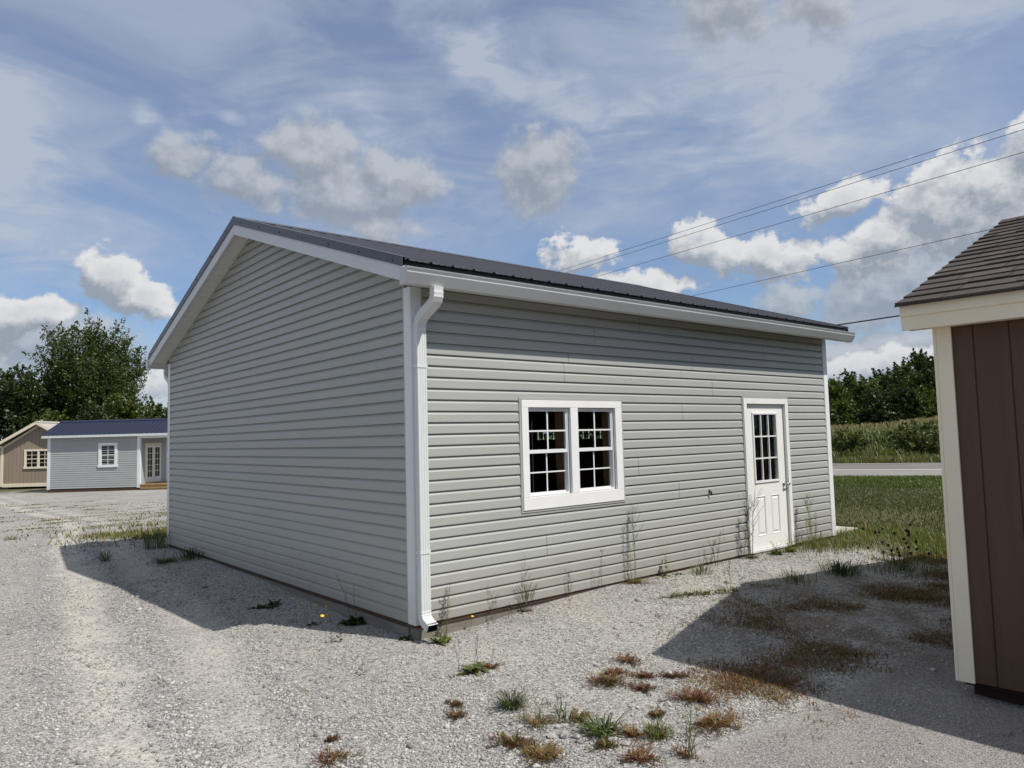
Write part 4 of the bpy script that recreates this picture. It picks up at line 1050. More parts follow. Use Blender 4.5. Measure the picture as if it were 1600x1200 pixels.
# loose stones lying on the yard
ICO_V = []
t_ = (1+5**.5)/2
ICO_V = np.array([(-1, t_, 0), (1, t_, 0), (-1, -t_, 0), (1, -t_, 0), (0, -1, t_), (0, 1, t_), (0, -1, -t_), (0, 1, -t_), (t_, 0, -1), (t_, 0, 1), (-t_, 0, -1), (-t_, 0, 1)])/1.9
ICO_F = np.array([(0, 11, 5), (0, 5, 1), (0, 1, 7), (0, 7, 10), (0, 10, 11), (1, 5, 9), (5, 11, 4), (11, 10, 2), (10, 7, 6), (7, 1, 8), (3, 9, 4), (3, 4, 2), (3, 2, 6), (3, 6, 8), (3, 8, 9), (4, 9, 5), (2, 4, 11), (6, 2, 10), (8, 6, 7), (9, 8, 1)])
def stones(n, seed):
    r = np.random.RandomState(seed)
    # more of them where the camera stands closer
    u = r.rand(n*3); dist = 2.6+14*u**1.7; a = yaw+r.uniform(-.80, .80, n*3)
    x = CAM_POS[0]+dist*np.sin(a); y = CAM_POS[1]+dist*np.cos(a)
    ok = ~((x > -.02) & (x < L_+1.2) & (y > -.02) & (y < W_)) & (x-.12*y < 6.6)
    ok &= ~((x > 1.9) & (y < -3.5))
    asph = (y < -2.95) & (x > -.4); ok &= ~(asph & (r.rand(n*3) > .06))
    tr = np.zeros(n*3)
    for tk in TRK: tr = np.maximum(tr, np.exp(-((x-track_x(tk, y)+.12*np.sin(2.1*y))/.16)**2)*(.55+.45*np.sin(1.3*y+x)))
    ok &= r.rand(n*3) > tr*.8
    rdg = np.exp(-((np.abs(x-track_x(TRK[1], y))-.34)/.11)**2)+.6*np.exp(-((np.abs(x-track_x(TRK[0], y))-.34)/.11)**2)
    # patchy density
    pn = np.zeros(n*3)
    for f in (1.3, 2.9, 5.1):
        t = r.uniform(0, 6.28); t2 = r.uniform(0, 6.28); pn += np.sin(f*(x*math.cos(t)+y*math.sin(t)))*np.sin(f*(x*math.sin(t2)-y*math.cos(t2)))
    ok &= r.rand(n*3) < np.clip(.50+.35*pn+.5*rdg, .12, 1)
    x, y, dist = x[ok][:n], y[ok][:n], dist[ok][:n]
    n = len(x); rdg = rdg[ok][:n]
    s = (.0036+.0058*r.rand(n)**2.4)*(1+dist*.035)
    bigm = r.rand(n) < .011; s[bigm] *= r.uniform(1.5, 2.6, bigm.sum()); s *= 1+.22*rdg
    z = gh(x, y)+s*.25
    sc3 = np.stack([s*r.uniform(.8, 1.5, n), s*r.uniform(.7, 1.2, n), s*r.uniform(.5, .85, n)], -1)
    rz = r.uniform(0, 6.28, n); c, sn = np.cos(rz), np.sin(rz)
    base = ICO_V[None]*(1+r.uniform(-.28, .28, (n, 12, 1)))*sc3[:, None]
    V = np.empty_like(base)
    V[..., 0] = base[..., 0]*c[:, None]-base[..., 1]*sn[:, None]+x[:, None]; V[..., 1] = base[..., 0]*sn[:, None]+base[..., 1]*c[:, None]+y[:, None]; V[..., 2] = base[..., 2]+z[:, None]
    F = (ICO_F[None]+12*np.arange(n)[:, None, None]).reshape(-1, 3)
    return V.reshape(-1, 3), F
m, q, b = material('loose_stone')
geo = q.add('ShaderNodeNewGeometry'); co = q.add('ShaderNodeTexCoord').outputs['Object']
rp_ = geo.outputs['Random Per Island']
c = q.mix(q.math('POWER', rp_, 1.4), (.17, .167, .162), (.52, .505, .475)); c = q.mix(q.rng(q.noise(co, 45, 3), .35, .7, 0, .35), c, (.36, .345, .315))
q.link(c, b.inputs['Base Color']); b.inputs['Roughness'].default_value = .9; b.inputs['Specular IOR Level'].default_value = .15
M['stone'] = m
V, F = stones(95000, 11)
tag(arr_mesh('loose_gravel', V, F, M['stone']), kind='stuff')

# ------------------------------------------------------------------ road
RC = [(40.5, -20.8), (33.6, -5.4), (26.68, 9.8), (24.2, 16.5), (23.6, 24), (24.4, 40), (27.6, 75), (60, 430)]
RC = [(26.68+.41*420, 9.8-.912*420)]+RC
def road_path(step=2.):
    out = []
    for (a, b), (c, d) in zip(RC[:-1], RC[1:]):
        n = max(1, int(math.hypot(c-a, d-b)/step/(1 if math.hypot(c-a, d-b) < 60 else 4)))
        for k in range(n): out.append((a+(c-a)*k/n, b+(d-b)*k/n))
    out.append(RC[-1]); return out
RP = road_path()
def road_strip(off0, off1, lift, name, mat, t0=None, t1=None):
    V = []; F = []
    for i, (x, y) in enumerate(RP):
        a = RP[max(i-1, 0)]; b = RP[min(i+1, len(RP)-1)]
        tx, ty = b[0]-a[0], b[1]-a[1]; l = math.hypot(tx, ty); nx_, ny_ = -ty/l, tx/l   # left of travel = toward the yard
        for k in range(5):
            o_ = off0+(off1-off0)*k/4
            V.append((x+nx_*o_, y+ny_*o_, gzf(x, y)+lift-.012*abs(o_)))
    for i in range(len(RP)-1):
        for k in range(4): F.append((i*5+k, i*5+k+1, i*5+k+6, i*5+k+5))
    o = arr_mesh(name, np.array(V), np.array(F), mat, smooth=True); tag(o, kind='structure'); return o
def road_mat(name, c1, c2):
    m, q, b = material(name); co = q.add('ShaderNodeTexCoord').outputs['Object']
    n = q.noise(co, .35, 6, .65); g_ = q.noise(co, 9, 4, .7)
    c = q.mix(q.rng(n, .3, .7), c1, c2); s_ = q.vmath('SCALE', c); q.link(q.rng(g_, .25, .75, .85, 1.15), s_.node.inputs['Scale'])
    q.link(s_, b.inputs['Base Color']); b.inputs['Roughness'].default_value = .9; b.inputs['Specular IOR Level'].default_value = .2; return m
M['road'] = road_mat('grey_asphalt', (.150, .143, .138), (.19, .18, .172)); M['shoulder'] = road_mat('pale_shoulder', (.205, .196, .185), (.245, .235, .222))
M['line'] = plain('road_paint', (.62, .62, .60), .7, .2, .15, 3)
M['tar'] = plain('tar_seal', (.03, .03, .03), .7)
# positive offset = yard side
road_strip(5.2, -5.2, .085, 'road', M['road'])
road_strip(5.15, 1.75, .091, 'road_shoulder', M['shoulder'])
road_strip(1.78, 1.58, .100, 'edge_line', M['line'])
road_strip(-4.75, -4.95, .096, 'edge_line', M['line'])
cr = MB()
tp = [(27.9, 12.6), (28.5, 11.9), (28.6, 11.2), (29.4, 10.5), (29.6, 9.7), (30.4, 8.9), (30.6, 8.2)]
for (a, b), (c, d) in zip(tp[:-1], tp[1:]):
    l = math.hypot(c-a, d-b); ox, oy = -(d-b)/l*.09, (c-a)/l*.09
    z = gzf(a, b)+.087
    cr.quad((a-ox, b-oy, z), (c-ox, d-oy, z), (c+ox, d+oy, z), (a+ox, b+oy, z))
tag(cr.build('road_crack', M['tar']), kind='structure')

# ------------------------------------------------------------------ grass
def blades(name, x, y, z, h, w, mats, midx, seed, lean=.5, parent=None):
    """bent three-sided blades, one per (x, y)"""
    r = np.random.RandomState(seed); n = len(x)
    a = r.uniform(0, 6.28, n); l = h*lean*r.uniform(.1, 1., n)
    px_, py_ = -np.sin(a)*w/2, np.cos(a)*w/2
    V = np.zeros((n, 5, 3))
    V[:, 0] = np.stack([x-px_, y-py_, z], -1); V[:, 1] = np.stack([x+px_, y+py_, z], -1)
    mx, my = x+np.cos(a)*l*.35, y+np.sin(a)*l*.35
    V[:, 2] = np.stack([mx+px_*.75, my+py_*.75, z+h*.6], -1); V[:, 3] = np.stack([mx-px_*.75, my-py_*.75, z+h*.6], -1)
    V[:, 4] = np.stack([x+np.cos(a)*l, y+np.sin(a)*l, z+h*.97], -1)
    b = 5*np.arange(n)[:, None]
    F = np.concatenate([b+np.array([[0, 1, 2]]), b+np.array([[0, 2, 3]]), b+np.array([[3, 2, 4]])], 0)
    mi = np.concatenate([midx]*3)
    return arr_mesh(name, V.reshape(-1, 3), F, mats, parent, mi)
r = np.random.RandomState(21)
def wedge(n, a0, a1, d0, d1):
    a = np.radians(r.uniform(a0, a1, n)); d = np.sqrt(r.uniform(d0*d0, d1*d1, n))
    return CAM_POS[0]+d*np.sin(a), CAM_POS[1]+d*np.cos(a)
def clumped(x, y, f, seed):
    q_ = np.random.RandomState(seed); v = 0
    for k in range(7):
        t = q_.uniform(0, 6.28); ff = f*q_.uniform(.5, 2.2); v = v+np.sin(ff*(x*math.cos(t)+y*math.sin(t))+q_.uniform(0, 6.28))
    return v/3.
# mown lawn between the yard and the road
x, y = wedge(150000, 57, 80, 9, 31)
s_ = x*.912+y*.41
edge = x*.95-y*.12+clumped(x, y, 1.3, 4)*.45
ok = (edge > 7.2) & (s_ < 23.3) & ~((x < 8.5) & (x > 7) & (y > .1) & (y < 7.3)) & ~((x < L_+.1) & (y > -.1))
x, y, s_ = x[ok], y[ok], s_[ok]; n = len(x)
green = (s_+clumped(x, y, .5, 6)*.5 > 18.0); thin = r.rand(n) < np.where(green, 1, np.clip(.55+.45*clumped(x, y, .55, 9), .10, 1))
x, y, s_, green = x[thin], y[thin], s_[thin], green[thin]; n = len(x)
o = blades('lawn_grass', x, y, gh(x, y)-.005, r.uniform(.03, .075, n)*np.where(green, 1.35, 1.), r.uniform(.010, .022, n), [M['lawn_blade'], M['lawn_dull']], np.where(green, 0, 1)*(r.rand(n) < .8), 3, .8)
tag(o, kind='stuff')
# longer grass round the end of the slab and along the lawn's edge
x, y = wedge(26000, 55, 78, 8.6, 13.2)
edge = x*.95-y*.12+clumped(x, y, 1.3, 4)*.45
dn = np.exp(-((edge-7.35)/.95)**2)*np.clip(.65+.5*clumped(x, y, 2.4, 12), 0, 1.2)+1.2*np.exp(-((x-8.3)/.9)**2-((y+.25)/.38)**2)+.9*np.exp(-((x-6.7)/.7)**2-((y+.35)/.25)**2)
ok = (r.rand(len(x)) < dn) & ~((x < 8.46) & (x > L_-.05) & (y > .1)) & ~((x < L_+.06) & (y > -.05)) & (y > -4)
x, y = x[ok], y[ok]; n = len(x)
o = blades('long_grass', x, y, gh(x, y)-.01, r.uniform(.05, .19, n), r.uniform(.005, .011, n), [M['tall_grass'], M['lawn_blade'], M['weed_brown']], r.choice([0, 0, 0, 1, 2], n), 5, 1.1)
tag(o, kind='stuff')
# rough grass on the far verge of the road
x, y = wedge(34000, 56, 80, 33, 52)
s_ = x*.912+y*.41
ok = (s_ > 33.9) & (s_ < 49)
x, y, s_ = x[ok], y[ok], s_[ok]; n = len(x)
hh = np.where(s_ < 37.5, r.uniform(.15, .38, n), r.uniform(.35, .95, n)*np.clip(.8+.35*clumped(x, y, .7, 33), .35, 1.4))
o = blades('verge_grass', x, y, gh(x, y)-.02, hh, r.uniform(.03, .07, n), [M['verge_grass'], M['shrub_leaf'], M['tall_grass']], np.where(s_ < 37.5, r.choice([0, 0, 0, 2], n), r.choice([0, 1, 1, 2], n)), 8, .6)
tag(o, kind='stuff')
# yellow-green weeds scattered over the gravel beside the far gable corner and toward the cabins
nc_ = 560
cx_ = r.uniform(-2.0, 6.5, nc_); cy_ = 8.6+19.5*r.rand(nc_)**.9
keep = (r.rand(nc_) < np.clip(.45+.45*clumped(cx_, cy_, .55, 15), .05, 1)*ss((cx_+1.6+.03*cy_)/1.6)) & ~((cx_ > .7) & (cy_ > 26))
cx_, cy_ = cx_[keep], cy_[keep]
x, y = [], []
for a_, b_ in zip(cx_, cy_):
    k = r.randint(14, 60); sa = r.uniform(.05, .24); x.append(a_+r.normal(0, sa*1.5, k)); y.append(b_+r.normal(0, sa*.8, k))
k = 4200; x.append(.25+r.normal(0, .62, k)); y.append(10.3+r.normal(0, .6, k))
k = 900; x.append(.4+r.normal(0, .9, k)); y.append(12.+r.normal(0, .9, k))
x = np.concatenate(x); y = np.concatenate(y); n0 = len(x)
ok = ~((x > -.03) & (y < 7.5)) & (r.rand(n0) < np.where(y < 12.5, np.clip(.5+.5*clumped(x, y, 3, 19), .1, 1), 1)) & (y > 7.5)
x, y = x[ok], y[ok]; n = len(x)
o = blades('sparse_weeds', x, y, gh(x, y)-.006, np.where(y < 12.4, r.uniform(.02, .12, n), r.uniform(.012, .045, n)), r.uniform(.008, .022, n)*np.where(y > 12, 1.5, 1), [M['weed_olive'], M['tall_grass'], M['weed_green'], M['weed_brown']], r.choice([0, 0, 1, 2, 3], n), 9, 1.8)
tag(o, kind='stuff')
# low reddish brown mat of crabgrass in the shed's shadow
n0 = 19000
x = r.uniform(.6, 7.2, n0); y = r.uniform(-4.2, -.9, n0)
cl_ = clumped(x, y, 2.6, 44)+.4*clumped(x, y, 7, 45)
dn = np.exp(-((x-4.0)/2.1)**2-((y+2.35)/.70)**2)*1.15+1.0*np.exp(-((x-1.3)/.9)**2-((y+2.52)/.25)**2)+.8*np.exp(-((x-6.3)/.9)**2-((y+1.5)/.8)**2)
ok = (r.rand(n0) < dn*np.clip(.16+.72*cl_, 0, 1.1)) & (y > -3.25-.1*(x > 2)) & ~((x > 1.95) & (y < -3.45))
cx_, cy_ = x[ok], y[ok]; k = 26
x = (cx_[:, None]+r.normal(0, .055, (len(cx_), k))).ravel(); y = (cy_[:, None]+r.normal(0, .055, (len(cx_), k))).ravel(); n = len(x)
kind_ = np.repeat(r.choice([0, 0, 1, 1, 1, 2, 2], len(cx_)), k)
o = blades('dry_crabgrass', x, y, gh(x, y)-.004, r.uniform(.008, .040, n), r.uniform(.004, .008, n), [M['weed_red'], M['weed_brown'], M['weed_olive'], M['weed_dark']], kind_, 10, 2.2)
tag(o, kind='stuff')
# corn behind the verge
def corn():
    rr = np.random.RandomState(77); V = []; F = []; mi = []
    def add(vs, fs, m):
        b = len(V); V.extend(vs); F.extend([tuple(b+i for i in f) for f in fs]); mi.extend([m]*len(fs))
    row = 0
    for s in np.arange(48.5, 72, .78):
        for t in np.arange(-16, 26, .24 if s < 52 else .5):
            x = s*.912+t*.41; y = s*.41-t*.912
            a = math.degrees(math.atan2(x-CAM_POS[0], y-CAM_POS[1]))
            if not 58.5 < a < 74: continue
            x += rr.normal(0, .05); y += rr.normal(0, .05); z = gzf(x, y); h = rr.uniform(1.55, 1.9)
            add([(x-.02, y+.02, z), (x+.02, y-.02, z), (x+.012, y-.012, z+h), (x-.012, y+.012, z+h)], [(0, 1, 2, 3)], 0)
            for k in range(7):
                an = rr.uniform(0, 6.28); hz = z+h*(.3+.62*k/7); L = rr.uniform(.45, .8); ca, sa = math.cos(an), math.sin(an); w = .042
                p = [(0, 0), (.4*L, .22), (.8*L, .12), (L, -.18)]
                vs = []
                for i, (d, e) in enumerate(p):
                    ww = w*(1, 1, .7, .1)[i]; vs += [(x+ca*d-sa*ww, y+sa*d+ca*ww, hz+e), (x+ca*d+sa*ww, y+sa*d-ca*ww, hz+e)]
                add(vs, [(0, 1, 3, 2), (2, 3, 5, 4), (4, 5, 7, 6)], 0)
            for k in range(5):
                an = rr.uniform(0, 6.28); d = rr.uniform(.03, .14)
                add([(x-.012, y+.012, z+h-.05), (x+.012, y-.012, z+h-.05), (x+math.cos(an)*d+.01, y+math.sin(an)*d, z+h+.26), (x+math.cos(an)*d-.01, y+math.sin(an)*d, z+h+.26)], [(0, 1, 2, 3)], 1)
    o = arr_mesh('corn_crop', np.array(V), np.array(F), [M['corn_leaf'], M['corn_tassel']], None, np.array(mi)); tag(o, kind='stuff')
corn()

# ------------------------------------------------------------------ trees
def crown_mesh(name, rr, lobes, n_twig, per_twig, leaf, up, mat, parent, twig_len, base_pts=None):
    """leaf sprays along short twigs that fill a few lobes; lobes: (cx, cy, cz, rx, ry, rz)"""
    wts = np.array([l[3]*l[4]*l[5] for l in lobes])**.75; wts = wts/wts.sum()
    li = rr.choice(len(lobes), n_twig, p=wts); lob = np.array(lobes)[li]
    d = rr.normal(0, 1, (n_twig, 3)); d /= np.linalg.norm(d, axis=1)[:, None]
    rad = rr.uniform(.12, 1., n_twig)**.45
    p = lob[:, :3]+d*lob[:, 3:6]*rad[:, None]
    out = d*np.array([1, 1, .6])+np.array([0, 0, up]); out += rr.normal(0, .35, out.shape); out /= np.linalg.norm(out, axis=1)[:, None]
    L = twig_len*rr.uniform(.5, 1.25, n_twig)
    t = rr.uniform(-.55, 1., (n_twig, per_twig)); sp = (1.05-np.clip(t, 0, 1))*.30*twig_len
    q_ = p[:, None]+out[:, None]*(t*L[:, None])[..., None]+rr.normal(0, 1, (n_twig, per_twig, 3))*sp[..., None]*.75
    q_ = q_.reshape(-1, 3); n = len(q_)
    a = rr.normal(0, 1, (n, 3))+np.repeat(out, per_twig, 0)*.9+np.array([0, 0, -.25]); a /= np.linalg.norm(a, axis=1)[:, None]
    b = np.cross(a, rr.normal(0, 1, (n, 3))); b /= np.linalg.norm(b, axis=1)[:, None]
    sz = leaf*rr.uniform(.6, 1.3, n)
    nn = np.cross(a, b)
    V = np.stack([q_-a*sz[:, None], q_+b*sz[:, None]*.55+nn*sz[:, None]*.15, q_+a*sz[:, None], q_-b*sz[:, None]*.55+nn*sz[:, None]*.15], 1).reshape(-1, 3)
    F = np.arange(n*4).reshape(-1, 4)
    return arr_mesh(name, V, F, mat, parent), p
def tree(name, label, cat, px, depth, top, wide, mat, seed, group=None, n_twig=260, per=42, leaf=.17, up=.8, base=.22, twig=1.2, lean=0., ground=None, round_=.5):
    rr = np.random.RandomState(seed)
    x, y = yard((px-800)/1153.7*depth, depth); z = gzf(x, y)
    hor = 682.9-(px-800)*.0262
    h = (hor-top)/1153.7*depth+CAM_POS[2]-z; w = wide/1153.7*depth
    o = thing(name, label, cat, (x, y, z), 0, group)
    cz = h*(base+1)/2; rzv = h*(1-base)/2*.93
    lobes = [(0, 0, cz, w*.34, w*.34, rzv*.92)]
    nl = 7
    for k in range(nl):
        a = 6.28*k/nl+rr.uniform(-.4, .4); f = rr.uniform(-.55, .6)
        rr_ = w*.5*math.sqrt(max(.1, 1-f*f*round_*1.6)); s = rr.uniform(.20, .30)*w
        lobes.append((math.cos(a)*(rr_-s), math.sin(a)*(rr_-s), cz+f*rzv, s*1.05, s*1.05, min(s*1.15, rzv*.5)))
    lobes.append((rr.uniform(-.08, .08)*w, 0, h-w*.2-.2, w*.20, w*.20, w*.19))
    _, tw = crown_mesh('crown', rr, lobes, n_twig, per, leaf, up, mat, o, twig)
    t = MB(); r0 = max(.06, h*.018)
    t.tube([(0, 0, -.2), (rr.normal(0, .05), rr.normal(0, .05), h*base*.9), (rr.normal(0, .15), rr.normal(0, .15), h*.5), (rr.normal(0, .25), rr.normal(0, .25), h*.84)], [r0*1.3, r0, r0*.7, r0*.2], 8)
    for k in range(14):
        p = tw[rr.randint(len(tw))]; zb = h*rr.uniform(base*.8, .6); zb = min(zb, p[2]-.1)
        m_ = (p[0]*.45, p[1]*.45, zb+(p[2]-zb)*.62)
        t.tube([(0, 0, max(zb, .2)), m_, tuple(p)], [r0*.45, r0*.28, r0*.06], 5)
    t.build('trunk', M['bark'], o, smooth=True)
    return o
GL = 'trees behind the cabins'
tree('broadleaf_tree', 'tallest broad green tree, standing right behind the two cabins', 'tree', 143, 62, 503, 160, M['leaf_a'], 1, GL, 760, 80, .105, 1.2, .14, 1.6)
tree('broadleaf_tree', 'dark round-topped tree at the left edge of the photo, behind the tan cabin', 'tree', 22, 58, 575, 112, M['leaf_b'], 2, GL, 240, 46, .17, .5, .12)
tree('broadleaf_tree', 'dark tree mostly out of frame, left of the round-topped dark tree', 'tree', -58, 60, 585, 110, M['leaf_b'], 3, GL, 200, 40, .18, .5, .12)
tree('broadleaf_tree', 'shaded tree filling the gap between the dark left tree and the tallest tree', 'tree', 80, 68, 592, 90, M['leaf_b'], 4, GL, 220, 44, .19, .5, .10)
tree('broadleaf_tree', 'lighter yellow-green bushy tree at the right foot of the tallest tree', 'tree', 186, 57, 616, 58, M['leaf_c'], 5, GL, 200, 50, .13, .4, .05, .9)
tree('broadleaf_tree', 'low green tree just above the blue cabin roof, right of the yellow-green tree', 'tree', 224, 70, 640, 44, M['leaf_a'], 6, GL, 130, 40, .17, .4, .05, .9)
tree('shrub', 'olive undergrowth shrub peeping over the tan cabin ridge', 'shrub', 72, 50, 640, 62, M['leaf_c'], 7, 'shrubs behind the cabins', 130, 40, .13, .4, .02, .7)
tree('shrub', 'dark undergrowth shrub above the middle of the blue roof', 'shrub', 135, 51, 632, 88, M['leaf_b'], 8, 'shrubs behind the cabins', 150, 40, .14, .4, .02, .7)
tree('broadleaf_tree', 'distant hazy tree seen between the yellow-green tree and the garage corner', 'tree', 238, 105, 628, 42, M['leaf_a'], 9, 'distant trees', 130, 40, .24, .5, .05)
tree('broadleaf_tree', 'distant tree half hidden by the garage eave at its left corner', 'tree', 268, 100, 628, 46, M['leaf_a'], 10, 'distant trees', 130, 40, .24, .5, .05)
# a far wood behind the garage: one mass on the horizon
rw = np.random.RandomState(70); lob = []
for px_ in range(272, 1290, 13):
    d_ = rw.uniform(125, 165); lx, ly = yard((px_-800)/1153.7*d_, d_); hh = rw.uniform(5, 9.5)
    lob.append((lx, ly, gzf(lx, ly)+hh*.48, rw.uniform(2.2, 4), rw.uniform(2.2, 4), hh*.52))
o, _ = crown_mesh('far_wood', rw, lob, 2600, 12, .55, .5, M['leaf_b'], None, 1.8); tag(o, kind='stuff')
GR = 'trees across the road'
for (px, d, tp_, wd, mt, lb, sd, ud) in [
    (1298, 74, 590, 44, 'leaf_c', 'light green tree across the road, closest to the garage corner', 21, .8),
    (1330, 78, 589, 42, 'leaf_a', 'small rounded tree across the road, second from the garage corner', 22, .6),
    (1354, 74, 596, 40, 'leaf_c', 'thin-topped pale tree across the road, in the dip of the treeline', 23, .9),
    (1384, 76, 580, 50, 'leaf_b', 'dark tree across the road where the treeline starts to rise', 24, .6),
    (1416, 80, 566, 64, 'leaf_a', 'full green tree across the road, at mid height of the rising treeline', 25, .6),
    (1440, 92, 553, 74, 'leaf_b', 'tall feathery dark tree topping the treeline left of the brown shed', 26, .3),
    (1482, 90, 542, 84, 'leaf_b', 'tallest tree across the road, cut off by the brown shed corner board', 27, .3),
    (1455, 76, 580, 60, 'leaf_a', 'rounded green tree below the tall feathery dark tree', 28, .6),
    (1318, 68, 628, 60, 'leaf_c', 'low yellow-green tree at the foot of the treeline by the garage corner', 29, .5),
    (1366, 67, 618, 58, 'leaf_b', 'low dark tree at the foot of the treeline above the corn', 30, .4),
    (1404, 67, 612, 48, 'leaf_b', 'shadowed low tree between the corn and the full green tree', 31, .4),
    (1446, 66, 618, 56, 'leaf_c', 'bright yellow-green low tree above the corn, next to the brown shed', 32, .5),
    (1520, 80, 560, 80, 'leaf_a', 'green tree across the road hidden behind the brown shed', 33, .5),
    (1258, 76, 598, 60, 'leaf_a', 'green tree across the road hidden behind the right end of the garage', 34, .6)]:
    tree('broadleaf_tree', lb, 'tree', px, d, tp_, wd, M[mt], sd, GR, 230, 60, .165, ud, .03, 1.2)
GS = 'roadside shrubs across the road'
tree('shrub', 'small round shrub across the road at the garage corner', 'shrub', 1323, 41, 668, 48, M['shrub_leaf'], 41, GS, 110, 44, .10, .5, .0, .5)
tree('shrub', 'large spreading olive shrub in front of the corn, next to the brown shed', 'shrub', 1428, 40, 664, 80, M['shrub_leaf'], 42, GS, 190, 46, .10, .5, .0, .5)
tree('shrub', 'olive shrub in front of the corn, partly behind the brown shed corner', 'shrub', 1482, 41, 658, 60, M['shrub_leaf'], 43, GS, 150, 46, .10, .5, .0, .5)

# ------------------------------------------------------------------ overhead wires along the road
D_ = Vector((math.sin(R(5.2)), math.cos(R(5.2)), 0)); N_ = Vector((math.cos(R(5.2)), -math.sin(R(5.2)), 0))
def wire(label, h, rad, off=24., sag=.25):
    b = MB(); pts = []
    for k in range(81):
        s = -110+260*k/80
        zz = h+sag*(((s-13)/45)**2)*.16
        p = Vector((CAM_POS[0], CAM_POS[1], 0))+N_*off+D_*s; pts.append((p.x, p.y, zz))
    b.tube(pts, rad, 6); o = b.build('overhead_wire', M['wire'], None, smooth=True)
    tag(o, label, 'wire', 'overhead wires along the road'); return o
wire('topmost thin overhead wire, uppermost of the close upper pair', 10.22, .009)
wire('thin overhead wire running just under the topmost wire', 10.02, .009, 24.05)
wire('thin overhead wire third from the top, below the close pair', 9.35, .009)
wire('thin overhead wire below the third, meeting the brown shed roof edge', 7.34, .009)
wire('thick black overhead cable, lowest, between the garage eave and brown shed', 5.19, .026)

